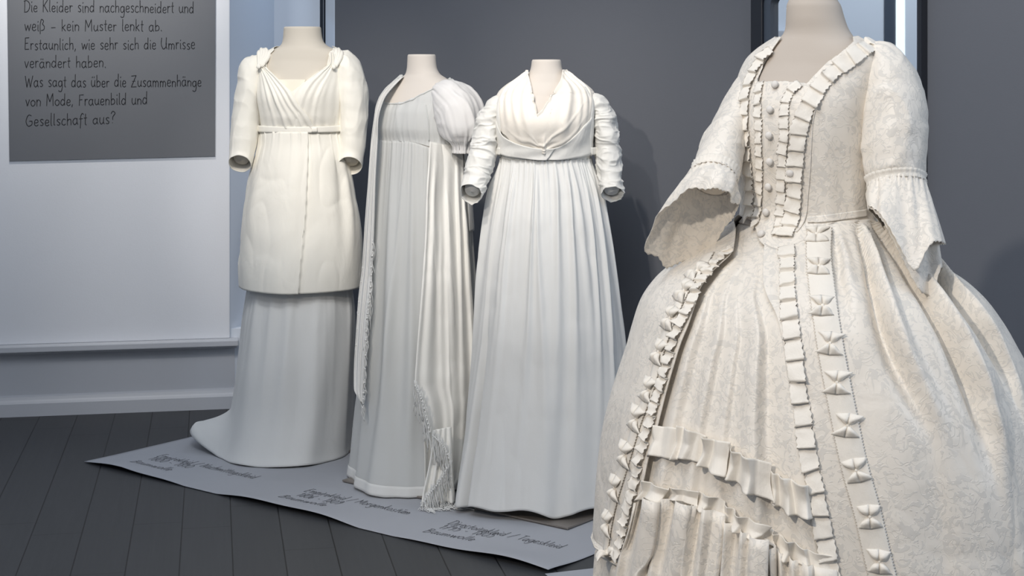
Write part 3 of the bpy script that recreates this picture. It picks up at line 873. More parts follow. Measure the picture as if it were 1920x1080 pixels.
def bow(bvh, px, py, ang, size_px, mat, parent, seed):
    """pinched pinwheel bow"""
    r = np.random.RandomState(seed)
    P, Nn = hit(bvh, px, py); k = P[1] / F; R = size_px * k
    up = np.array([math.sin(ang), 0, math.cos(ang)]); up -= Nn * (up @ Nn); up /= np.linalg.norm(up); sd = np.cross(up, Nn)
    mb = MB()
    for sg in (1, -1):
        tilt = r.uniform(-.25, .25); hh = r.uniform(.8, 1.2)
        for side in (1, -1):
            G = []
            for i in range(8):
                q = i / 7; row = []
                for j in range(6):
                    cc = j / 5
                    wid = .14 + .86 * q ** .8
                    x = side * cc * wid * R * (1 + .1 * math.sin(5 * q + seed)) + tilt * R * q * sg * .5
                    y = sg * q * R * (.92 - .12 * cc)
                    h = .003 + R * .42 * hh * (math.sin(PI * min(1, q * 1.02) ** .8) * (.25 + .75 * math.sin(PI * (.12 + .8 * cc))) ) + .004 * q
                    row.append(P + up * y + sd * x + Nn * h)
                G.append(row)
            mb.add(np.array(G), grid_faces(8, 6))
    mb.ball(P + Nn * .006, R * .13, 6)
    return mb.build('bow', mat, parent, solid=.0007)

def fringe(edge_pts, parent, mat, length, n, seed, r=.0011, down=(0, 0, -1), spread=.15, name='fringe', front=np.array([0, -1, 0.])):
    """knotted tassel threads hanging from an edge (world polyline)"""
    rd = np.random.RandomState(seed); e = catmull(np.asarray(edge_pts), n)
    mb = MB(); dn = np.asarray(down, float)
    for i in range(n):
        for q in range(3):
            L = length * rd.uniform(.75, 1.15); p = e[i] + rd.uniform(-.003, .003, 3) + front * .003
            ph = rd.uniform(0, 6.28); sw = rd.uniform(-spread, spread) * .5
            pts = []
            for s in np.linspace(0, 1, 7):
                a = p + dn * L * s + np.array([sw * L * s + .004 * math.sin(5 * s + ph), -.003 * math.cos(4 * s + ph), 0])
                if a[2] < .009: a = np.array([a[0] + (.009 - a[2]) * (.5 + sw), a[1] - (.009 - a[2]) * 1.0, .009])
                pts.append(a)
            mb.tube(pts, r, 4)
        mb.ball(e[i] + dn * length * .18 + front * .004, .0035, 4)
    return mb.build(name, mat, parent)

def drape(rows, n, m, folds=None, seed=0):
    """hanging cloth panel: rows (pxL, pyL, YL, pxR, pyR, YR)"""
    R_ = np.array(rows, float)
    A = np.stack([wp(a, b, c) for a, b, c in R_[:, :3]]); B = np.stack([wp(a, b, c) for a, b, c in R_[:, 3:]])
    tt = np.concatenate([[0], np.cumsum(np.linalg.norm(np.diff((A + B) / 2, axis=0), axis=1))]); ti = np.linspace(0, tt[-1], n)
    A = np.stack([pchip(tt, A[:, k], ti) for k in range(3)], 1); B = np.stack([pchip(tt, B[:, k], ti) for k in range(3)], 1)
    s = np.linspace(0, 1, m)[None, :, None]
    G = A[:, None] * (1 - s) + B[:, None] * s
    if folds is not None:
        d = folds(np.linspace(0, 1, m)[None, :], np.linspace(0, 1, n)[:, None])
        G = G + d[..., None] * np.array([0.1, -1.0, 0.0])
    return G

# ================================================================== 1: afternoon dress with tunic (leftmost)
def dress_afternoon():
    D = 5.97
    rows = [(53, 532, 602, .9, .9), (70, 531, 604, .9, .9), (80, 529, 608, .88, .88), (87, 524, 616, .8, .8), (93, 512, 632, .66, .66), (101, 499, 641, .58, .58),
            (112, 491, 645, .56, .56), (125, 486, 645, .6, .56), (150, 484, 642, .72, .56), (185, 485, 641, .84, .56), (212, 489, 639, .82, .58),
            (240, 493, 637, .72, .6), (262, 491, 641, .72, .64), (300, 482, 650, .74, .7), (350, 470, 661, .76, .76), (400, 462, 671, .78, .8),
            (450, 457, 676, .84, .84), (500, 454, 677, .90, .88), (560, 456, 674, .94, .9)]
    body = Body(D, 3, rows)
    cx, cy = (563 - 960) / F * D, D
    man = empty('dress_mannequin', (cx, cy, 0), 'headless cream mannequin torso under the leftmost white tunic dress', 'mannequin', None)
    torso(man, body, 330, M['jersey'], 53)
    stand(man, (cx, cy), 1.1)
    gown = empty('tunic_dress', (cx, cy, 0.01), 'white dress with crossed bodice and knee-length tunic over a long skirt, leftmost of the four', 'dress')
    skin = [(514, -60), (514, 93), (507, 100), (500, 117), (500, 126), (524, 150), (547, 172), (592, 138), (616, 120), (617, 98), (628, 89), (628, -60)]
    # sleeves
    SL = [(496, 112, .02, 12, 14), (484, 122, .01, 23, 30), (472, 160, 0, 27, 38), (463, 215, -.005, 26.5, 37), (457, 265, -.02, 24, 33), (452, 300, -.05, 20.5, 26), (450.5, 307, -.062, 20, 25)]
    SR = [(630, 108, .02, 12, 14), (644, 118, .01, 23, 30), (657, 160, 0, 28, 38), (662, 215, -.005, 27, 37), (661, 265, -.02, 25, 33), (657, 303, -.05, 21.5, 26), (656, 310, -.062, 21, 25)]
    for k, S_ in enumerate((SL, SR)):
        G, _, _ = sleeve_grid(S_, D, 96, 140, .014, 3 + k)
        G = crumple(G, .009, 11, True, (1.2, 1, .55), 3 + k, (.5 + .7 * np.exp(-np.linspace(0, 1, 140) / .3))[:, None])
        grid('sleeve', G, M['cotton_cream'], gown, True, .002)
        stub(man, S_, D, M['jersey'], .72, .965)
    # bodice shell
    G = shell(body, skin, 246, lambda u: np.where(np.abs(u) > 1.9, 92, 40), .006, m=260, neck=89,
              fold=lambda u, t, p: ridges(u, t, 11, 36, .05, lambda t: .002 * sstep(.25, 0, t)) )
    grid('bodice', G, M['cotton_cream'], gown, True, .0015)
    bv = bvh_of((G, True)); LASTD[0] = D
    bvt = bvh_of((body.S(ring_u(120), np.linspace(300, 60, 150)), True))
    # chemise insert behind the V
    s = np.linspace(0, 1, 16)[None, :]; t = np.linspace(0, 1, 10)[:, None]
    pxg = (517 + 11 * t + (574 - 517 - 26 * t) * s); pyg = 149 + 30 * t + 0 * s
    G2 = patch(bvt, pxg, pyg, .003); grid('chemise_insert', G2, M['lawn'], gown, False, .001)
    # two crossed fronts, pleated from the shoulder knots to the belt
    def cross_front(edge, outer, lift, seed, npl):
        n, m = 60, 70
        e = catmull(edge, n); o = catmull(outer, n)
        s = np.linspace(0, 1, m)[None, :]; t = np.linspace(0, 1, n)[:, None]
        pxg = e[:, :1] * (1 - s) + o[:, :1] * s; pyg = e[:, 1:2] * (1 - s) + o[:, 1:2] * s
        r = np.random.RandomState(seed)
        f = np.zeros((n, m))
        for k in range(npl):
            c = (k + .5 + r.uniform(-.25, .25)) / npl
            w = .42 / npl * r.uniform(.7, 1.3); a = r.uniform(.5, 1.2)
            cc = c ** .85 + .03 * np.sin(3 * t + k)
            f += a * np.exp(-((s - cc) / (w * (1.1 - .3 * t))) ** 2) * (.55 + .45 * np.cos(2 * PI * (t - .05)) ** 2)
        f *= .0085 * sstep(0, .06, t + .05) * (1 - .45 * sstep(.3, .95, s))
        # a turned edge along the opening
        f += .003 * np.exp(-(s / .05) ** 2)
        G = patch(bv, pxg, pyg, lift + f)
        return grid('crossed_front', G, M['cotton_cream'], gown, False, .0016)
    cross_front([(617, 100), (615, 120), (592, 138), (568, 156), (553, 176), (545, 200), (540, 240)], [(626, 100), (632, 122), (637, 140), (638, 165), (637, 190), (636, 215), (635, 240)], .004, 4, 6)
    cross_front([(500, 100), (500, 124), (524, 149), (545, 172), (562, 198), (581, 222), (590, 241)], [(490, 104), (488, 124), (486, 150), (486, 172), (488, 195), (491, 215), (494, 240)], .008, 9, 7)
    for kx, ky, bx, by, sg in ((495, 112, 485, 125, 1), (631, 108, 626, 126, -1)):
        # gathered shoulder tab and its covered button
        mb = MB()
        for q in range(5):
            x0 = kx + (q - 2) * 4.6; pts = []
            for yy, sp, dd in ((97 - 3 * (q % 2), .9, -.015), (102, 1.0, -.04), (110, .85, -.055), (119, .5, -.068), (126, .25, -.075)):
                px_ = bx * (1 - sp) + x0 * sp; pts.append(wp(px_, yy - 5 * sp * (1 - abs(q - 2) / 2.5), D + dd))
            mb.tube(catmull(np.array(pts), 14), [.003 + .0062 * math.sin(PI * (.15 + .7 * i / 13)) for i in range(14)], 8)
        mb.build('shoulder_tab', M['cotton_cream'], gown)
        button(gown, wp(bx, by, D - .088), np.array([0, -1, .15]), .0085, M['cotton_cream'])
    # belt
    u = ring_u(160); G = body.surf(u, np.linspace(247.5, 233, 6), .019 + .0015 * np.sin(np.linspace(0, PI, 6))[:, None] * np.ones((1, 160)), True)[0]
    belt = grid('belt', G, M['cotton_cream'], gown, True, .002)
    bvb = bvh_of((G, True))
    pxg = 584 + 11 * np.linspace(0, 1, 5)[None, :] + 0 * np.zeros((6, 1)); pyg = 233.5 + 14 * np.linspace(0, 1, 6)[:, None] + 0 * pxg
    grid('belt_end', patch(bvb, pxg, pyg, .0035), M['cotton_cream'], belt, False, .0015)
    # tunic with the overlapping front edge
    m = 420; u = np.linspace(-PI, PI, m, endpoint=False); n = 90
    t = np.linspace(0, 1, n)[:, None]
    us = .30 - .17 * t
    hem = 539 - 2.0 * np.cos(u - .1)[None, :] - 3 * sstep(-.2, 1.5, np.abs(u))[None, :]
    pyg = 246 * (1 - t) + hem * t
    uu = u[None, :]
    lap = .011 * sstep(us + .004, us - .004, uu) * sstep(-1.5, -.2, uu)
    gath = ridges(uu, t, 21, 26, .05, lambda t: .0045 * np.exp(-t / .10))
    soft = ridges(uu, t, 5, 9, .25, lambda t: .012 * sstep(.05, .5, t), .5)
    side = .007 * np.exp(-((uu - 1.25 + .3 * t) / .10) ** 2) * sstep(.1, .35, t) * sstep(1.0, .5, t) - .007 * np.exp(-((uu - 1.05 + .25 * t) / .12) ** 2) * sstep(.05, .3, t) * sstep(.9, .5, t)
    G = body.surf(u, pyg, .010 + lap + gath + soft + side, True)[0]
    G = crumple(G, .0065, 7, True, (1, 1, .6), 1.5, sstep(0, .1, t) * (1 - .6 * sstep(.85, 1, t)))
    grid('tunic', G, M['cotton_cream'], gown, True, .002)
    Gt = G
    # stitched hem line of the tunic
    G = body.surf(u, (hem - 9)[0][None, :] + np.array([[0], [.8]]), .0118 + lap[-6:-5] + gath[-6:-5] + soft[-6:-5] + side[-6:-5], True)[0]
    # long skirt with a short train
    srows = [(400, 484, 645, .7, .7), (470, 472, 656, .76, .8), (545, 464, 662, .82, .86), (600, 456, 666, .88, .92), (650, 450, 666, .94, .98), (700, 443, 665, .98, 1.05),
             (750, 436, 664, 1.0, 1.1), (800, 425, 663, 1.05, 1.15), (828, 415, 663, 1.08, 1.2), (841, 408, 664, 1.1, 1.25)]
    sk = Body(D, 3, srows)
    m = 420; u = ring_u(m); n = 110; t = np.linspace(0, 1, n)[:, None]
    f = ridges(u[None, :], t, 15, 13, .15, lambda t: .006 + .012 * t, .4) + ridges(u[None, :], t, 16, 24, .05, lambda t: .0022 * (1 - .6 * t), .3)
    train = .13 * sstep(.80, 1.0, t) * np.exp(-((u[None, :] + 1.72) / .42) ** 2)
    py = np.linspace(450, 841.5, n)
    G = sk.surf(u, py, f + train, True)[0]
    G[..., 2] = np.maximum(G[..., 2], .006)
    grid('skirt', G, M['cotton_cool'], gown, True, .0018)
dress_afternoon()

# ================================================================== 2: empire dress with shawl
def dress_morning():
    D = 5.53
    rows = [(105, 764, 817, .95, .95), (125, 763, 819, .92, .92), (138, 760, 825, .85, .85), (147, 751, 838, .72, .72), (157, 738, 852, .62, .62), (170, 722, 861, .6, .6),
            (188, 711, 863, .64, .6), (212, 707, 864, .74, .6), (238, 707, 863, .78, .6), (262, 709, 862, .74, .64), (280, 708, 865, .76, .7), (330, 704, 870, .8, .8),
            (400, 699, 877, .85, .85), (480, 695, 881, .9, .9), (560, 691, 886, .95, .95), (640, 687, 892, 1, 1), (720, 680, 895, 1, 1), (800, 671, 898, 1.02, 1), (870, 664, 900, 1.05, 1.0), (897, 660, 901, 1.05, 1.0)]
    body = Body(D, 36, rows)
    cx, cy = (787 - 960) / F * D, D
    man = empty('dress_mannequin', (cx, cy, 0), 'headless pale mannequin torso in the puff-sleeved empire dress, second from left', 'mannequin')
    torso(man, body, 330, M['jersey_pale'], 105); stand(man, (cx - .005, cy), 1.1)
    gown = empty('empire_dress', (cx, cy, 0.01), 'sheer white high-waisted dress with one puff sleeve in view, second from left', 'dress')
    skin = [(754, -20), (757, 142), (745, 155), (727, 174), (719, 187), (723, 193), (752, 192.5), (770, 186), (791, 175), (824, 160), (846, 152), (852, -20)]
    def gathers(u, t, p): return ridges(u, t, 31, 60, .03, lambda t: .0018 + .003 * np.exp(-((t - 1) / .12) ** 2) + .003 * np.exp(-(t / .12) ** 2))
    G = shell(body, skin, lambda x: 262 + 10 * sstep(.3, .9, x), lambda u: np.where(np.abs(u) > 1.9, 150, 90), .006, m=300, fold=gathers, neck=144)
    grid('bodice', G, M['muslin'], gown, True, .0013)
    bv = bvh_of((G, True)); LASTD[0] = D
    # drawn neckline edging
    line = np.array([(723, 194.5), (752, 194), (770, 188), (791, 177), (824, 162), (846, 154)])
    c = catmull(line, 60); mb = MB(); mb.tube([hit(bv, *q)[0] + hit(bv, *q)[1] * .002 for q in c], .0026, 6); mb.build('neckline_binding', M['muslin'], gown)
    mb = MB(); mb.tube([sum(hit(bv, *q)[:1]) + hit(bv, *q)[1] * .0015 for q in catmull([(799, 197), (803, 230), (804, 264)], 24)], .0022, 6); mb.build('side_seam', M['muslin'], gown)
    # gown skirt and the shorter slip under it
    m = 460; u = ring_u(m); n = 130; t = np.linspace(0, 1, n)[:, None]; uu = u[None, :]
    top = 262 + 12 * sstep(.3, .9, u)
    bot = 898 + 2 * np.sin(3 * u) - 1
    py = top[None, :] * (1 - t) + bot[None, :] * t
    f = ridges(uu, t, 41, 70, .03, lambda t: .004 * np.exp(-t / .10)) + ridges(uu, t, 42, 22, .09, lambda t: .004 + .016 * sstep(0, .6, t), .3) + ridges(uu, t, 44, 9, .16, lambda t: .014 * sstep(.1, 1, t), .5)
    G = body.surf(u, py, .008 + f, True)[0]; G[..., 2] = np.maximum(G[..., 2], .008)
    sk_ = grid('skirt', G, M['muslin'], gown, True, .0014)
    bvs = bvh_of((G, True))
    k = [int(n * .962), n]; grid('hem_band', G[k[0]:k[1]] + (G[k[0]:k[1]] - G[k[0]:k[1]].mean(axis=1, keepdims=True)) * np.array([.012, .012, 0]), M['cotton_cool'], sk_, True, .0014)
    py = np.linspace(268, 470, 50); G2 = body.surf(u, py, -.006 + f[:50] * .3, True)[0]
    grid('slip', G2, M['cotton_cool'], gown, True, .0015)
    py = np.linspace(440, 885, 60); G2 = body.surf(u, py, -.02 + .6 * f[-60:], True)[0]
    grid('underskirt', G2, M['muslin'], gown, True, .0015)
    # puff sleeve, gathered into a band
    def puff(path, seed, name='sleeve'):
        G, C, T = sleeve_grid(path, D, 120, 60, 0, 1)
        r = np.random.RandomState(seed); th = np.linspace(0, 2 * PI, 120, endpoint=False)
        for i in range(60):
            t_ = i / 59; a = .045 * math.exp(-((t_ - .88) / .16) ** 2) + .03 * math.exp(-(t_ / .12) ** 2) + .006
            w = a * (np.sin(17 * th + 1.3) + .7 * np.sin(29 * th + 4) + .6 * np.sin(11 * th + 2 * t_)) + .012 * np.sin(3 * th + 5 * t_)
            G[i] = C[i] + (G[i] - C[i]) * (1 + w)[:, None]
        G = crumple(G, .012, 9, True, (1, 1, .7), seed, np.sin(np.linspace(0, PI, 60))[:, None])
        return grid(name, G, M['puff'], gown, True, .0014)
    PR_ = [(830, 172, -.05, 12, 26), (841, 181, -.08, 31, 42), (858, 205, -.11, 46, 55), (865, 232, -.125, 43, 56), (868, 257, -.125, 32, 46), (868, 272, -.125, 20, 32), (868, 279, -.125, 18.5, 31), (868, 287, -.125, 20, 31)]
    PL_ = [(746, 186, .1, 12, 20), (736, 196, .12, 18, 30), (730, 215, .14, 21, 36), (728, 240, .15, 19, 34), (726, 268, .15, 14, 26), (726, 276, .15, 14, 26)]
    puff(PR_, 1); puff(PL_, 2)
    stub(man, [(826, 188, -.07, 20, 26), (852, 220, -.11, 26, 30), (866, 256, -.125, 20, 24), (868, 290, -.125, 16, 19)], D, M['jersey_pale'], .8, .9)
    # shawl: over the far shoulder, both ends hanging with knotted fringe
    sh = empty('fringed_shawl', (cx, cy - .2, 0.01), 'long white shawl with knotted fringe hanging down both sides of the puff-sleeved dress', 'shawl')
    fo = lambda s, t: .008 * np.sin(5.0 * s * PI + 1 + t) * (.35 + .65 * t) + .006 * np.sin(11 * s * PI + 3 * t)
    Dl = D - .05
    A = drape([(748, 146, D + .01, 757, 143, D - .02), (722, 168, D - .03, 737, 163, D - .07), (707, 192, D - .05, 720, 186, D - .10), (700, 230, D - .06, 709, 228, D - .115), (696, 262, D - .06, 708, 262, D - .12), (690, 340, D - .06, 704, 340, D - .125), (684, 420, D - .06, 702, 420, D - .135),
               (679, 500, D - .06, 699, 490, D - .14), (672, 560, D - .07, 696, 545, D - .15), (668, 620, D - .08, 690, 590, D - .16), (664, 690, D - .09, 686, 660, D - .17), (664, 728, D - .12, 682, 735, D - .18), (676, 752, D - .16, 680, 760, D - .19)], 120, 22, fo)
    sa = grid('shawl_end', A, M['cotton_cool'], sh, False, .0016)
    fringe(A[62:100:2, -3], sa, M['cotton_cool'], .075, 16, 3); fringe(A[96:, -1], sa, M['cotton_cool'], .05, 9, 4)
    fringe(A[70:96, 2], sa, M['cotton_cool'], .06, 7, 8, name='fringe')
    def fo2(s, t):
        out = np.zeros(np.broadcast(s, t).shape)
        for c, w, am, dr, t0 in ((.02, .04, .009, 0, 0), (.19, .09, .014, .03, .0), (.37, .06, .008, .08, .2), (.56, .11, .022, .02, .05), (.80, .07, .018, -.02, .0), (.97, .05, .014, .0, .05), (.46, .03, .004, .10, .3)):
            cc = c + dr * t + .015 * np.sin(5 * t + 9 * c)
            out += am * np.exp(-((s - cc) / (w * (.7 + .5 * t))) ** 2) * sstep(t0 - .05, t0 + .22, t)
        return out - .012
    y0 = D - .235
    Bd = drape([(806, 266, D - .185, 866, 276, D - .09), (804, 300, D - .21, 869, 300, D - .10), (800, 360, D - .24, 872, 360, D - .12), (797, 440, D - .26, 878, 440, D - .14), (792, 520, D - .28, 883, 520, D - .15), (786, 600, D - .29, 889, 600, D - .13),
                (780, 680, D - .30, 893, 680, D - .12), (778, 716, D - .31, 894, 716, D - .12), (790, 760, D - .31, 894, 760, D - .12), (795, 830, D - .32, 890, 820, D - .12), (796, 900, D - .32, 884, 880, D - .13), (796, 930, D - .33, 868, 905, D - .15)], 150, 90, fo2)
    Bd = crumple(Bd, .004, 9, False, (1, 1, .35), 2.0)
    sb = grid('shawl_end', Bd, M['satin'], sh, False, .0016)
    e = [wp(779, 714, D - .335), wp(790, 738, D - .335), (wp(800, 775, D - .335)), wp(806, 800, D - .335)]
    fringe(e, sb, M['cotton_cool'], .09, 16, 11)
    # second corner of the shawl folded over the first, down to the floor
    Cd = drape([(814, 806, D - .335, 846, 800, D - .30), (808, 850, D - .345, 848, 840, D - .31), (800, 890, D - .35, 850, 880, D - .32), (792, 925, D - .355, 852, 915, D - .33), (790, 941, D - .36, 854, 943, D - .34)], 50, 36,
               lambda s, t: .008 * np.sin(7 * PI * s + 1) * (.3 + t))
    sc_ = grid('shawl_corner', Cd, M['satin'], sh, False, .0016)
    e = [wp(812, 806, D - .345), wp(828, 822, D - .345), wp(838, 838, D - .345), wp(846, 862, D - .345)]
    fringe(e, sc_, M['cotton_cool'], .10, 16, 12)
    fringe([wp(838, 868, D - .36), wp(826, 890, D - .365), wp(806, 915, D - .37), wp(795, 930, D - .375)], sc_, M['cotton_cool'], .09, 16, 14)
    fringe(Cd[-1][::3], sc_, M['cotton_cool'], .05, 18, 13, spread=1.0)
    # strip across the back joining both ends
    G = body.surf(np.linspace(PI * .55, PI * 1.45, 60), np.linspace(430, 268, 40), .02, False)[0]
    grid('shawl_back', G, M['cotton_cool'], sh, False, .0016)
dress_morning()

# ================================================================== 3: directoire dress with kerchief
def dress_day():
    D = 5.185
    rows = [(115, 997, 1052, .95, .95), (128, 995, 1054, .95, .95), (138, 991, 1059, .88, .88), (146, 983, 1068, .76, .76), (155, 970, 1080, .64, .64), (165, 954, 1095, .58, .58), (177, 941, 1107, .56, .56),
            (192, 935, 1110, .66, .56), (212, 934, 1109, .80, .56), (230, 936, 1107, .86, .56), (252, 938, 1105, .79, .58), (275, 941, 1103, .66, .6), (297, 942, 1103, .61, .64), (320, 938, 1110, .65, .7),
            (360, 929, 1122, .72, .74), (420, 918, 1134, .8, .78), (500, 907, 1147, .82, .8), (600, 897, 1160, .84, .82), (700, 886, 1169, .76, .84), (800, 873, 1176, .70, .86), (900, 858, 1180, .66, .88), (945, 851, 1182, .64, .88)]
    body = Body(D, 0, rows)
    cx, cy = .139, 5.185
    man = empty('dress_mannequin', (cx, cy, 0), 'headless pale mannequin on a square steel base wearing the draped-kerchief dress, third from left', 'mannequin')
    torso(man, body, 330, M['jersey_pale'], 115); stand(man, (cx, cy), 1.1)
    gown = empty('directoire_dress', (cx, cy, 0.02), 'white high-waisted dress with fitted jacket sleeves and gathered skirt, third from left', 'dress')
    skin = [(982, -20), (988, 138), (990, 150), (985, 260), (1045, 260), (1060, 150), (1060, 138), (1066, -20)]
    G = shell(body, skin, 300, lambda u: np.where(np.abs(u) > 1.9, 140, 60), .005, m=260, neck=141, fold=lambda u, t, p: ridges(u, t, 61, 30, .04, lambda t: .0015))
    grid('bodice', G, M['linen'], gown, True, .0015)
    # sleeves
    SL = [(950, 186, .01, 9, 18), (934, 194, 0, 16, 26), (921, 216, 0, 20.5, 32), (914, 246, 0, 22.5, 36), (905, 290, -.015, 22.5, 33), (894, 330, -.045, 22, 29), (885, 357, -.085, 20, 24), (882, 364, -.10, 19.5, 23)]
    SR = [(1098, 184, .01, 9, 18), (1115, 192, 0, 17, 26), (1128, 214, 0, 20.5, 32), (1135, 246, 0, 22, 36), (1140, 290, -.01, 22, 33), (1144, 330, -.035, 20.5, 28), (1147, 357, -.07, 20, 23), (1147.5, 364, -.08, 20, 23)]
    for k, S_ in enumerate((SL, SR)):
        G, C, T = sleeve_grid(S_, D, 110, 200, .02, 13 + k)
        G = crumple(G, .0085, 22, True, (.7, .7, 1.5), 13 + k, sstep(0, .2, np.linspace(0, 1, 200))[:, None])
        grid('sleeve', G, M['linen'], gown, True, .002)
        stub(man, S_, D, M['cotton_cool'], .74, .955)
    # gathered skirt
    m = 560; u = ring_u(m); n = 140; t = np.linspace(0, 1, n)[:, None]; uu = u[None, :]
    f = ridges(uu, t, 71, 46, .04, lambda t: .006 * np.exp(-t / .2), .1, .3, .48) + ridges(uu, t, 72, 26, .06, lambda t: .013 * sstep(0, .10, t) * (1 - .75 * sstep(.25, .9, t)), .25, .5, .48) + ridges(uu, t, 73, 13, .13, lambda t: .020 * sstep(.15, 1, t), .3, .3, .45)
    hemz = z2py(body, .034) + 2.5 * np.sin(5 * u + 1) + 3.5 * np.sin(9 * u) * (np.cos(u) > 0) - 3 * np.exp(-((u + .15) / .22) ** 2) + 4 * np.exp(-((u - .12) / .10) ** 2)
    py = 297 * (1 - t) + hemz[None, :] * t
    cut = .05 * sstep(.35, 1, t) * (np.exp(-((uu + 1.05) / .05) ** 2))
    G = body.surf(u, py, .006 + f - cut, True)[0]; G[..., 2] = np.maximum(G[..., 2], .012)
    G = crumple(G, .003, 8, True, (1, 1, .4), 4.0, sstep(0, .1, t))
    grid('skirt', G, M['cotton_cool'], gown, True, .0016)
    # wrap band under the bust
    bj = bvh_of((body.surf(ring_u(160), np.linspace(320, 150, 120), .010, True)[0], True)); LASTD[0] = D
    topl = np.array([(936, 226), (941, 240), (947, 252), (963, 263), (995, 273), (1024, 276), (1041, 275)]); botl = np.array([(937, 285), (942, 288), (950, 291), (972, 295), (1000, 299), (1020, 300.5), (1024, 300.5)])
    topr = np.array([(1022, 278), (1041, 275), (1062, 265), (1080, 250), (1093, 234), (1104, 222), (1108, 200)]); botr = np.array([(1022, 299), (1047, 300), (1065, 298), (1080, 296), (1095, 293), (1102, 291), (1107, 288)])
    for top, bot, off in ((topr, botr, .007), (topl, botl, .011)):
        a, b = catmull(top, 50), catmull(bot, 50); s = np.linspace(0, 1, 14)[:, None]
        a[-1, 0] = min(a[-1, 0], 1108)
        pxg = a[None, :, 0] * (1 - s) + b[None, :, 0] * s; pyg = a[None, :, 1] * (1 - s) + b[None, :, 1] * s
        ripple = .0012 * np.sin(6 * s + 9 * np.linspace(0, 1, 50)[None, :])
        grid('waistband', patch(bj, pxg, pyg, off + ripple), M['linen'], gown, False, .002)
    u = np.linspace(PI * .42, PI * 1.58, 70); grid('waistband', body.surf(u, np.linspace(292, 262, 8), .012, False)[0], M['linen'], gown, False, .002)
    # jacket front edges running from the shoulders to the band, and the side tabs
    for px0, pts in ((0, [(952, 168), (939, 190), (937, 220), (937, 255), (938, 288)]), (1, [(1093, 166), (1107, 190), (1107, 220), (1106, 255), (1104, 288)])):
        c = catmull(pts, 40); mb = MB()
        G = patch(bj, np.stack([c[:, 0] - 4.5, c[:, 0] - 1.5, c[:, 0] + 1.5, c[:, 0] + 4.5], 1), np.stack([c[:, 1]] * 4, 1), np.array([[.004, .009, .009, .004]] * 40))
        grid('jacket_edge', G, M['linen'], gown, False, .0015)
    for x0, x1 in ((936, 943), (1103, 1118)):
        pxg = np.linspace(x0, x1, 8)[None, :] + np.zeros((6, 1)); pyg = np.linspace(276, 290, 6)[:, None] + 0 * pxg
        G = patch(bj, np.minimum(pxg, 1106), pyg, .012); G[..., 0] += (pxg - np.minimum(pxg, 1106)) / F * D * .8; G[..., 1] += (pxg - np.minimum(pxg, 1106)) / F * D * 1.0
        grid('side_tab', G, M['linen'], gown, False, .002)
    # draped kerchief
    kf = empty('neck_kerchief', (cx, cy, 1.2), 'cream kerchief draped in folds across the chest of the third dress from left', 'kerchief')
    skin2 = [(985, -20), (991, 138), (996, 160), (1003, 195), (1008, 214), (1017, 206), (1033, 180), (1050, 152), (1053, 135), (1058, -20)]
    def botk(x):
        ax = abs(x); return 281 - 34 * sstep(.45, 1.05, ax) - 62 * sstep(1.0, 1.5, ax) + 10 * sstep(2.2, 3.1, ax)
    def kfold(u, t, p):
        r = np.random.RandomState(81); out = np.zeros(np.broadcast(u, t).shape)
        # pleats running from the shoulders down and inwards to the centre front
        for c0, c1, w, am in ((-1.22, -.98, .06, 1.0), (-1.02, -.80, .07, .9), (-.80, -.52, .06, .55), (-.55, -.22, .07, .8), (.52, .34, .09, 1.3), (.78, .66, .06, .7), (.98, .84, .08, 1.2), (1.22, 1.02, .06, .9)):
            cc = c1 + (c0 - c1) * t ** 1.2 + .03 * np.sin(5 * t + 7 * c0)
            out += am * np.exp(-((u - cc) / (w * (1.25 - .4 * t))) ** 2) * (.25 + .75 * sstep(.1, .6, t))
        # slack folds hanging across below the bust
        for q, (h0, sl, am) in enumerate(((.13, .22, .5), (.22, -.12, .35), (.30, .30, .45))):
            out += am * np.exp(-((t - h0 - sl * (np.abs(u + .05) - .2)) / .03) ** 2) * np.exp(-((u - .25 * (1 if q != 1 else -1)) / .45) ** 2)
        out += 1.3 * np.exp(-((u + .03) / .05) ** 2) * sstep(.5, .15, t) * (u < 0) + .5 * np.exp(-((u + .03) / .14) ** 2) * sstep(.55, .1, t)
        out = out * (1 - .8 * sstep(.85, 1.0, t)) + .5 * sstep(.92, 1.0, t) * (np.abs(u) < .9)
        return .0075 * out
    G = shell(body, skin2, botk, lambda u: np.where(np.abs(u) > 1.7, 139, 60), .013, m=320, fold=kfold, neck=134)
    grid('kerchief_cloth', G, M['silk'], kf, True, .002)
dress_day()

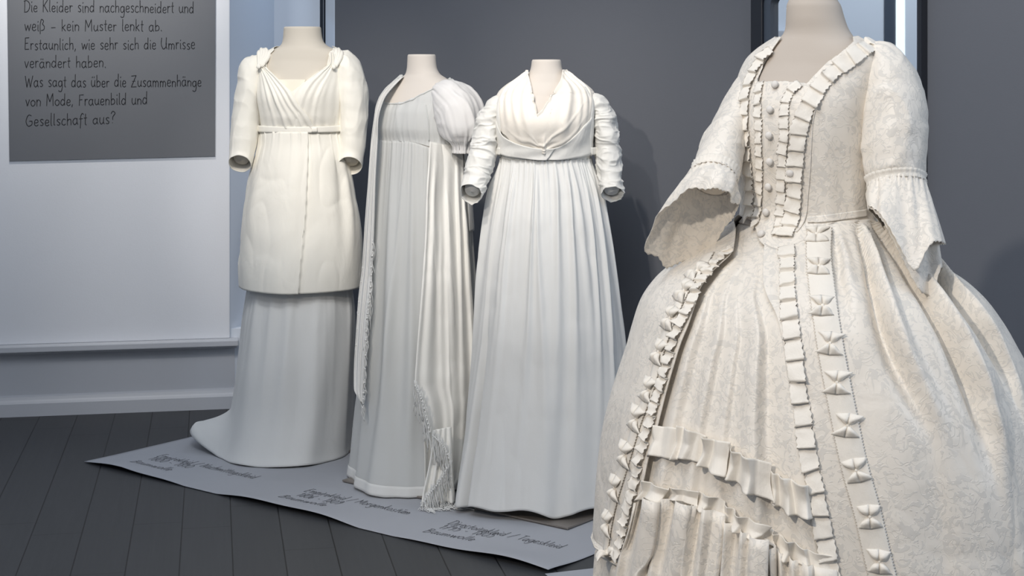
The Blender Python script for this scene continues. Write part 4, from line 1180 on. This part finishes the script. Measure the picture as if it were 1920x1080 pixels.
# ================================================================== 4: brocade gown (foreground)
def dress_rococo():
    D = 3.41
    rows = [(2, 1479, 1570, .95, .95), (10, 1476, 1575, .95, .95), (30, 1475, 1581, .95, .95), (52, 1474, 1588, .9, .9), (64, 1470, 1594, .84, .84), (74, 1460, 1601, .76, .76), (84, 1446, 1617, .66, .66), (98, 1428, 1638, .58, .58),
            (115, 1412, 1648, .55, .55), (140, 1400, 1645, .6, .56), (165, 1393, 1640, .68, .58), (200, 1387, 1633, .76, .6), (240, 1384, 1626, .78, .62), (300, 1389, 1624, .76, .66), (350, 1396, 1624, .74, .7),
            (390, 1400, 1626, .74, .74), (408, 1398, 1630, .76, .76), (424, 1385, 1645, .78, .78), (445, 1356, 1678, .8, .8), (476, 1315, 1735, .84, .82), (504, 1275, 1768, .86, .84), (535, 1240, 1808, .88, .84), (576, 1212, 1846, .88, .84),
            (628, 1194, 1878, .88, .84), (700, 1173, 1914, .88, .84), (760, 1156, 1932, .88, .84), (830, 1142, 1948, .88, .84), (900, 1134, 1960, .88, .84), (980, 1128, 1972, .88, .84), (1080, 1121, 1984, .88, .84), (1200, 1112, 1995, .88, .84), (1384, 1105, 2005, .88, .84)]
    YAW = 33
    body = Body(D, YAW, rows)
    cx, cy = (1530 - 960) / F * D, D
    man = empty('dress_mannequin', (cx, cy, 0), 'headless beige mannequin torso in the big brocade gown at right', 'mannequin')
    torso(man, body, 420, M['jersey_warm'], 2); stand(man, (cx, cy), 1.1)
    gown = empty('brocade_gown', (cx, cy, 0.005), 'ivory brocade gown with ruffle trimming, bows and wide hooped skirt in the right foreground', 'dress')
    DM, RB = M['damask'], M['ribbon']
    # bodice
    skin = [(1466, -60), (1464, 70), (1448, 92), (1436, 110), (1424, 135), (1416, 152), (1428, 152), (1470, 152), (1514, 156), (1530, 138), (1552, 116), (1580, 96), (1599, 78), (1606, -60)]
    def bot4(x):
        return 409 + 49 * np.exp(-(x / .42) ** 2)
    fold4 = lambda u, t, p: ridges(u, t, 91, 14, .16, lambda t: .0025)
    G = shell(body, skin, bot4, lambda u: np.where(np.abs(u) > 1.9, 92, 20), .007, m=320, fold=fold4, neck=73)
    grid('bodice', G, DM, gown, True, .002)
    bv = bvh_of((G, True)); LASTD[0] = D
    # waist piping and princess seam cords
    def cord(name, pts, r, lift, mat=DM, bvx=None):
        c = catmull(pts, 60); P = smooth_rows(np.array([(lambda h: h[0] + h[1] * lift)(hit(bvx or bv, *q)) for q in c]), 3)
        mb = MB(); mb.tube(P, r, 6); return mb.build(name, mat, gown)
    cord('seam_piping', [(1600, 108), (1562, 142), (1540, 175), (1526, 215), (1521, 270), (1518, 330), (1514, 372), (1512, 400), (1506, 420), (1494, 436)], .0018, .002)
    # waistband on the side
    s = np.linspace(0, 1, 40)[None, :]; t = np.linspace(0, 1, 7)[:, None]
    pxg = 1514 + (1626 - 1514) * s + 0 * t; pyg = 408 - 16 * s + 14 * t + 0 * s + 6 * (1 - s) * 0
    grid('waistband', patch(bv, np.minimum(pxg, 1622), np.minimum(pyg, 418), .003), DM, gown, False, .0015)
    # robe: open-fronted overskirt, edges follow the trimmed fronts
    edgeL = np.array([(1398, 452), (1362, 482), (1328, 525), (1308, 570), (1284, 620), (1266, 680), (1249, 740), (1233, 800), (1218, 850), (1203, 920), (1188, 980), (1173, 1040), (1160, 1100), (1140, 1230), (1118, 1390), (1100, 1600)], float)
    edgeR = np.array([(1458, 455), (1462, 520), (1464, 570), (1470, 640), (1478, 700), (1488, 770), (1500, 850), (1516, 930), (1531, 1010), (1542, 1085), (1566, 1250), (1586, 1400), (1600, 1600)], float)
    n = 220
    t = np.linspace(0, 1, n)[:, None]
    uscan = np.linspace(-1.9, 1.2, 500)
    pys = 405 * (1 - t[:, 0]) + 1382 * t[:, 0]
    Gs, Ns = body.surf(uscan, pys, .008, False)
    PX, PY = proj(Gs)
    uL = np.zeros(n); uR = np.zeros(n)
    for i in range(n):
        eL = np.interp(PY[i], edgeL[:, 1], edgeL[:, 0]); eR = np.interp(PY[i], edgeR[:, 1], edgeR[:, 0])
        a = np.where((PX[i] - eL) > 0)[0]; a = a[a > 20]
        uL[i] = uscan[a[0]] if len(a) else uscan[0]
        b = np.where((PX[i] - eR) > 0)[0]; uR[i] = uscan[b[0]] if len(b) else uscan[-1]
    for _ in range(12):
        uL[1:-1] = (uL[:-2] + 2 * uL[1:-1] + uL[2:]) / 4; uR[1:-1] = (uR[:-2] + 2 * uR[1:-1] + uR[2:]) / 4
    m = 900; s = np.linspace(0, 1, m)[None, :]
    UU = uR[:, None] + (uL[:, None] + 2 * PI - uR[:, None]) * s
    def upath(pts):
        """angle of a crease at each row, from its course down the skirt"""
        pts = np.array(pts, float); us_ = np.linspace(.25, 1.75, 500); Gq, _ = body.surf(us_, pys, 0.0, False); QX, QY = proj(Gq)
        out = np.full(n, np.nan)
        for i in range(n):
            xx = np.interp(QY[i], pts[:, 1], pts[:, 0]); ok = (QY[i] > pts[0, 1] - 8) & (QY[i] < pts[-1, 1] + 8)
            d = np.where(ok, np.abs(QX[i] - xx), 1e9); k = d.argmin()
            if d[k] < 12: out[i] = us_[k]
        g = np.where(~np.isnan(out))[0]
        out = np.interp(np.arange(n), g, out[g])
        for _ in range(8): out[1:-1] = (out[:-2] + 2 * out[1:-1] + out[2:]) / 4
        return out[:, None], g[0] / n, g[-1] / n
    creases = [(upath([(1606, 416), (1618, 470), (1634, 530), (1652, 600), (1676, 670), (1710, 745), (1745, 830)]), .036, .052),
               (upath([(1628, 414), (1652, 450), (1690, 500), (1735, 565), (1780, 640), (1820, 730), (1848, 820), (1866, 930)]), .040, .05),
               (upath([(1634, 412), (1680, 445), (1735, 500), (1790, 565), (1840, 630), (1880, 700), (1908, 780)]), .034, .045),
               (upath([(1560, 424), (1568, 480), (1578, 540), (1590, 610)]), .012, .06)]
    def pleats(UU, t):
        """deep folds from the waist, pressed in along each crease with a rolled fold beside it"""
        out = np.zeros(UU.shape)
        w = (UU + PI) % (2 * PI) - PI
        for (c_, ta, tb), a, wd in creases:
            d = (w - c_ + PI) % (2 * PI) - PI
            sc = wd * (.85 + 1.2 * t)
            g = -1.0 * np.where(d > 0, np.exp(-(d / (sc * .48)) ** 2), np.exp(-(d / (sc * 1.0)) ** 2)) + .75 * np.exp(-((d - sc * 1.1) / (sc * .8)) ** 2)
            out += a * g * sstep(0, .04, t) * (1 - .9 * sstep(tb * .45, tb * 1.05, t))
        for k, c in enumerate((1.95, 2.3, 2.65, 3.0, -2.9, -2.5, -2.1, -1.75, -1.45)):
            d = (w - c + PI) % (2 * PI) - PI
            out -= .035 * np.where(d > 0, np.exp(-(d / .05) ** 2), np.exp(-(d / .14) ** 2)) * sstep(0, .08, t) * (1 - .6 * sstep(.2, .9, t))
        out += ridges(w, t, 98, 20, .12, lambda t: .010 * sstep(.15, .6, t), .3)
        return out
    top = 405 + 52 * np.exp(-(((UU + PI) % (2 * PI) - PI) / .42) ** 2) * np.where(np.abs((UU + PI) % (2 * PI) - PI) < 1.2, 1, 0)
    pyg = top * (1 - t) + 1382 * t
    def S_any(UU, pyg, off):
        # per-row parameter: evaluate row by row
        G = np.zeros(UU.shape + (3,))
        for i in range(UU.shape[0]): G[i] = body.S(UU[i], pyg[i][None, :])[0]
        Nn = normals_of(G, False); C = np.array([cx, cy, 0]); rad = G - C; rad[..., 2] = 0
        if np.sum(rad * Nn) < 0: Nn = -Nn
        return G + Nn * off[..., None]
    env = sstep(0, .03, s) * sstep(0, .03, 1 - s)
    Grobe = S_any(UU, pyg, .008 + pleats(UU, t) * (.15 + .85 * sstep(.0, .10, np.minimum(s, 1 - s))) + .004 * (1 - env))
    Grobe[..., 2] = np.maximum(Grobe[..., 2], .006)
    Grobe = crumple(Grobe, .004, 6, False, (1, 1, .7), 9.0, sstep(0, .1, t))
    grid('robe_skirt', Grobe, DM, gown, False, .0022)
    # petticoat
    UP = (uL[:, None] - .25) + (uR[:, None] - uL[:, None] + .5) * np.linspace(0, 1, 260)[None, :]
    topP = 405 + 48 * np.exp(-(UP / .42) ** 2)
    pp = topP * (1 - t) + 1378 * t
    sP = np.linspace(0, 1, 260)[None, :]
    fp = np.zeros((n, 260)); r = np.random.RandomState(101)
    for k, (c, a, w) in enumerate([(.13, .010, .03), (.26, .018, .035), (.40, .016, .03), (.52, .012, .03), (.66, .030, .045), (.80, .026, .05), (.92, .012, .03)]):
        d = sP - c - .02 * np.sin(3 * t + k)
        fp += a * np.where(d > 0, np.exp(-(d / (w * .45)) ** 2), np.exp(-(d / (w * 1.7)) ** 2)) * sstep(0, .25, t)
    Gp = S_any(UP, pp, -.004 + fp * .9 - .006 * sstep(0, .1, t)); Gp[..., 2] = np.maximum(Gp[..., 2], .006)
    grid('petticoat', Gp, DM, gown, False, .0018)
    bp = bvh_of((Gp, False)); br = bvh_of((Grobe, False)); ball = bvh_of((Grobe, False), (Gp, False), (G, True))
    # --- ruffles on the bodice
    ruffle(bv, [(1652, 77), (1628, 88), (1600, 106), (1568, 130), (1540, 160), (1517, 195), (1503, 230), (1495, 270), (1491, 320), (1490, 370), (1484, 412), (1472, 447)], 33, 29, .009, RB, gown, 'ruffle_trim', 1)
    ruffle(bv, [(1447, 93), (1430, 110), (1414, 135), (1404, 160), (1399, 195), (1398, 240), (1402, 290), (1406, 330), (1408, 370), (1407, 400), (1397, 432)], 25, 29, .009, RB, gown, 'ruffle_trim', 2)
    ruffle(bv, [(1500, 156), (1484, 170), (1474, 190), (1471, 240), (1468, 290), (1466, 340), (1463, 400), (1456, 444)], 19, 24, .006, RB, gown, 'ruffle_trim', 3)
    ruffle(bv, [(1427, 154), (1424, 180), (1423, 220), (1424, 270), (1426, 320), (1425, 370), (1420, 410), (1408, 440)], 18, 24, .006, RB, gown, 'ruffle_trim', 4)
    LASTD[0] = D
    for bx, by in ((1456, 160), (1447, 206), (1445, 254), (1446, 303), (1444, 350), (1440, 398), (1430, 441), (1483, 324)):
        p, nn = hit(bv, bx, by); nn = nn - np.array([0, 0, nn[2] * .5]); button(gown, p + nn * .004, nn, .0083, M['button'])
    # --- ruffles along the robe fronts
    ruffle(ball, [(1474, 462), (1477, 520), (1480, 570), (1486, 640), (1494, 700), (1504, 770), (1516, 850), (1532, 930), (1547, 1010), (1558, 1085), (1572, 1180)], 33, 41, .010, RB, gown, 'ruffle_trim', 5)
    ruffle(br, [(1385, 462), (1350, 490), (1318, 528), (1297, 572), (1272, 622), (1254, 680), (1237, 740), (1221, 800), (1206, 850), (1190, 920), (1175, 980), (1161, 1040), (1150, 1100)], 26, 24, .012, RB, gown, 'ruffle_trim', 6, wavy=1)
    # ribbon grounds under the bows
    def ribbon(bvx, line, wpx, name='bow_ribbon'):
        c = catmull(line, 240); P = np.array([hit(bvx, *q)[0] for q in c]); Q = np.array([hit(bvx, *q)[1] for q in c])
        P = smooth_rows(P, 4); Q = smooth_rows(Q, 10); Q /= np.linalg.norm(Q, axis=1)[:, None]; T = np.gradient(P, axis=0); B = np.cross(Q, T); B /= np.linalg.norm(B, axis=1)[:, None]
        k = D / F * wpx; z = np.where(np.arange(240) % 2 == 0, .0016, -.0016)[:, None]
        Gx = np.stack([P + B * (-k / 2 - z) + Q * .003, P + B * (-k * .45) + Q * .005, P + Q * .006, P + B * k * .45 + Q * .005, P + B * (k / 2 + z) + Q * .003], 1)
        return grid(name, Gx, RB, gown, False, .001)
    lineR = [(1537, 428), (1535, 470), (1541, 540), (1552, 620), (1566, 700), (1580, 770), (1601, 870), (1626, 960), (1648, 1055), (1662, 1110)]
    lineL = [(1330, 478), (1308, 515), (1285, 550), (1262, 600), (1240, 662), (1221, 732), (1200, 785), (1180, 850), (1160, 915), (1145, 981), (1137, 1048), (1132, 1100)]
    ribbon(br, lineR, 44); ribbon(br, lineL, 26)
    for i, (x, y) in enumerate([(1531, 443), (1536, 503), (1542, 576), (1556, 645), (1569, 718), (1589, 798), (1605, 882), (1630, 968), (1648, 1052)]):
        bow(br, x, y, random.uniform(-.25, .1), 25, RB, gown, 200 + i)
    for i, (x, y) in enumerate([(1310, 512), (1287, 548), (1261, 598), (1240, 661), (1221, 732), (1198, 786), (1177, 852), (1158, 915), (1144, 981), (1136, 1048)]):
        bow(br, x, y, random.uniform(.1, .5), 27, RB, gown, 300 + i)
    # --- petticoat ruffles
    def flounce(bvx, top, bot, npl, H, name, seed, hem_out=.0, mat=RB, sharp=.16):
        m_ = 520; a = catmull(top, m_); b = catmull(bot, m_); nn_ = 18
        s = np.linspace(0, 1, m_)[None, :]; tt = np.linspace(0, 1, nn_)[:, None]
        r = np.random.RandomState(seed); o = np.zeros((nn_, m_)); pos = (np.arange(npl) + .5 + r.uniform(-.22, .22, npl)) / npl
        shift = np.zeros((nn_, m_))
        for c in pos:
            lean = r.uniform(-.35, .35) / npl * (tt - .5); w = .5 / npl; d = s - c - lean
            o += r.uniform(.6, 1.25) * np.where(d > 0, np.exp(-(d / (w * sharp)) ** 2), np.exp(-(d / (w * 1.1)) ** 2)) * (.55 + .45 * np.abs(2 * tt - 1) ** r.uniform(.6, 1.6))
            shift += r.uniform(4, 9) * np.exp(-(d / (w * .5)) ** 2) * (1 if r.rand() > .5 else -.4)
        pxg = a[None, :, 0] * (1 - tt) + b[None, :, 0] * tt; pyg = a[None, :, 1] * (1 - tt) + b[None, :, 1] * tt + shift * (tt - .3) * .6
        o = H * o + .004
        return grid(name, patch(bvx, pxg, pyg, o + hem_out * tt), mat, gown, False, .0012)
    LASTD[0] = D - .4
    flounce(bp, [(1236, 800), (1265, 801), (1292, 803), (1325, 818), (1367, 831), (1399, 850), (1430, 868), (1458, 884), (1502, 905), (1530, 918)],
            [(1224, 858), (1252, 859), (1276, 861), (1318, 870), (1346, 886), (1385, 905), (1420, 930), (1458, 947), (1505, 966), (1535, 978)], 11, .023, 'petticoat_ruffle', 5)
    flounce(bp, [(1206, 898), (1225, 905), (1262, 914), (1300, 918), (1346, 932), (1388, 958), (1420, 978), (1446, 992), (1490, 1013), (1530, 1036), (1560, 1050)],
            [(1192, 945), (1215, 935), (1250, 936), (1300, 944), (1340, 962), (1385, 985), (1415, 1010), (1440, 1022), (1485, 1048), (1525, 1062), (1560, 1082)], 12, .020, 'petticoat_ruffle', 6)
    flounce(bp, [(1196, 935), (1225, 934), (1262, 934), (1300, 942), (1346, 956), (1388, 982), (1420, 1004), (1446, 1018), (1490, 1042), (1530, 1060), (1560, 1076)],
            [(1130, 1330), (1160, 1345), (1200, 1360), (1250, 1380), (1310, 1395), (1370, 1405), (1420, 1410), (1460, 1414), (1510, 1418), (1560, 1420), (1600, 1420)], 15, .030, 'petticoat_flounce', 7, .03, DM)
    # --- sleeves
    SR_ = [(1622, 96, -.03, 14, 30), (1640, 108, -.04, 33, 50), (1656, 140, -.06, 50, 66), (1668, 190, -.08, 60, 74), (1673, 240, -.10, 60, 74), (1677, 290, -.12, 56, 68), (1680, 338, -.135, 51.5, 60), (1681, 346, -.138, 51, 59)]
    Gs, C, T = sleeve_grid(SR_, D, 90, 110, .012, 23); 
    th = np.linspace(0, 2 * PI, 90, endpoint=False)
    for i in range(40):
        w = .035 * math.exp(-((i - 6) / 10) ** 2) * np.sin(13 * th + 1)
        Gs[i] = C[i] + (Gs[i] - C[i]) * (1 + w)[:, None]
    Gs = crumple(Gs, .007, 10, True, (1, 1, .7), 5.0, sstep(0, .15, np.linspace(0, 1, 110))[:, None] * sstep(1, .9, np.linspace(0, 1, 110))[:, None])
    slR = grid('sleeve', Gs, DM, gown, True, .002)
    SL_ = [(1410, 126, .07, 9, 20), (1396, 160, .06, 18, 36), (1380, 204, .04, 27, 48), (1361, 255, .0, 34, 52), (1347, 300, -.045, 41, 50), (1340, 326, -.07, 42.5, 47), (1338, 334, -.078, 42.5, 46)]
    Gl, Cl, Tl = sleeve_grid(SL_, D, 90, 110, .010, 24); Gl = crumple(Gl, .006, 12, True, (1, 1, .8), 6.0, sstep(0, .2, np.linspace(0, 1, 110))[:, None] * sstep(1, .9, np.linspace(0, 1, 110))[:, None]); slL = grid('sleeve', Gl, DM, gown, True, .002)
    stub(man, [(a, b, c, d * .75, e * .75) for a, b, c, d, e in SR_], D, M['damask_lining'], .8, .98)
    stub(man, SL_ + [(1334, 352, -.095, 42, 44)], D, M['damask_lining'], .8, .97)
    # --- cuffs
    W = lambda px, py, d: wp(px, py, D + d)
    ra_ = Gl[-2]; ca = ra_.mean(axis=0); gx, gd = np.sign((ra_[0] - ca)[0]), np.sign((ra_[22] - ca)[1])
    # rim points by compass angle: 0 = right of picture, 90 = away from us, 180 = left, 270 = towards us
    rim_tab = [(0, (1383, 388, -.10)), (38, (1369, 417, -.05)), (75, (1322, 474, .0)), (110, (1282, 490, .01)), (140, (1248, 502, .01)), (168, (1214, 476, -.02)), (188, (1212, 455, -.04)), (215, (1236, 395, -.07)), (243, (1292, 359, -.13)), (270, (1334, 351, -.155)), (310, (1364, 363, -.145)), (360, (1383, 388, -.10))]
    ang = np.array([r_[0] for r_ in rim_tab], float); val = np.array([r_[1] for r_ in rim_tab], float)
    rows_ = 44; Gc = []
    tht = np.linspace(0, 2 * PI, 90, endpoint=False); comp = np.degrees(np.arctan2(gd * np.sin(tht), gx * np.cos(tht))) % 360
    rimw = np.array([W(*[np.interp(c_, ang, val[:, k]) for k in range(3)]) for c_ in comp])
    for _ in range(2): rimw = (np.roll(rimw, 1, 0) + 2 * rimw + np.roll(rimw, -1, 0)) / 4
    for i in range(rows_):
        q = i / (rows_ - 1); X = ra_ * (1 - q) + rimw * q; c_ = X.mean(axis=0)
        wv = .07 * math.exp(-q / .12) * np.sin(29 * tht + 1) + (.04 * np.sin(6 * tht + 2) + .03 * np.sin(10 * tht + .5)) * min(1, 2 * q) + .16 * math.sin(PI * q) * .5
        X = c_ + (X - c_) * (1 + wv)[:, None]
        if i == rows_ - 1: X = X + (np.where(np.arange(90) % 2 == 0, .0016, -.0016))[:, None] * np.array([0, 0, 1.0])
        Gc.append(X)
    grid('cuff_flounce', crumple(np.array(Gc), .004, 12, True, (1, 1, 1), 8.0), DM, slL, True, .0014)
    # right cuff, seen from outside: long under layer and short upper layer
    def ring_of(Gx, k=-2, step=10): return Gx[k][::step]
    rr = Gs[-3]
    ctr = rr.mean(axis=0)
    def cuffR(rimf, name, seed, grow):
        m = 90; rows_ = 40; Gc = []
        r = np.random.RandomState(seed); ph = r.uniform(0, 6.28, 4)
        px0, py0 = proj(rr)
        rim = np.array([rimf(a) for a in th])
        for i in range(rows_):
            q = i / (rows_ - 1); X = rr * (1 - q) + rim * q; c_ = X.mean(axis=0)
            wv = .05 * math.exp(-q / .22) * np.sin(23 * th + ph[0]) + (.05 * np.sin(8 * th + ph[1]) + .035 * np.sin(13 * th + ph[2])) * min(1, 3 * q) * (1 - .4 * q) + grow * math.sin(PI * min(1, q * 1.0)) * .5
            X = c_ + (X - c_) * (1 + wv)[:, None]
            if i == rows_ - 1: X = X + (np.where(np.arange(m) % 2 == 0, .0015, -.0015))[:, None] * np.array([0, 0, 1.0])
            Gc.append(X)
        return grid(name, np.array(Gc), DM, slR, True, .0014)
    # rim direction: cos(th) axis runs across the picture, sin(th) axis in depth
    sgn = np.sign((rr[0] - ctr)[0]); sgd = np.sign((rr[22] - ctr)[1])
    def rim_long(a):
        x = sgn * math.cos(a); d = sgd * math.sin(a)
        px = 1697 + 70 * x; f_ = (x + 1) / 2
        py = 392 + 165 * sstep(0, .85, f_) + (-60 * sstep(.85, 1.0, f_)) + 14 * (d > 0) * d
        return wp(px, py, D - .17 - .06 * f_ + .075 * d)
    def rim_short(a):
        x = sgn * math.cos(a); d = sgd * math.sin(a)
        px = 1700 + 71 * x; f_ = (x + 1) / 2
        py = (388 + 165 * sstep(0, .85, f_)) * (1 - sstep(.50, .88, f_)) + 456 * sstep(.50, .88, f_) + 6 * d * f_
        return wp(px, py, D - .18 - .06 * f_ + .085 * d)
    cuffR(rim_long, 'cuff_flounce', 3, .10)
    cuffR(rim_short, 'cuff_flounce', 4, .05)
    # gathered headings where the cuffs join the sleeves
    for Gx, sl_ in ((Gs, slR), (Gl, slL)):
        ctr_ = Gx[-3].mean(axis=0); a = Gx[-6]; b = Gx[-1]; rows_ = []
        for q, e_ in ((-.4, 1.05), (0, 1.03), (.3, 1.02), (.7, 1.03), (1.2, 1.08)):
            X = a * (1 - q) + b * q; c_ = X.mean(axis=0)
            X = c_ + (X - c_) * (e_ + .03 * np.sin(33 * th) * (1 if abs(q - .3) > .2 else .3))[:, None]; rows_.append(X)
        grid('cuff_heading', np.array(rows_), RB, sl_, True, .0012)
dress_rococo()
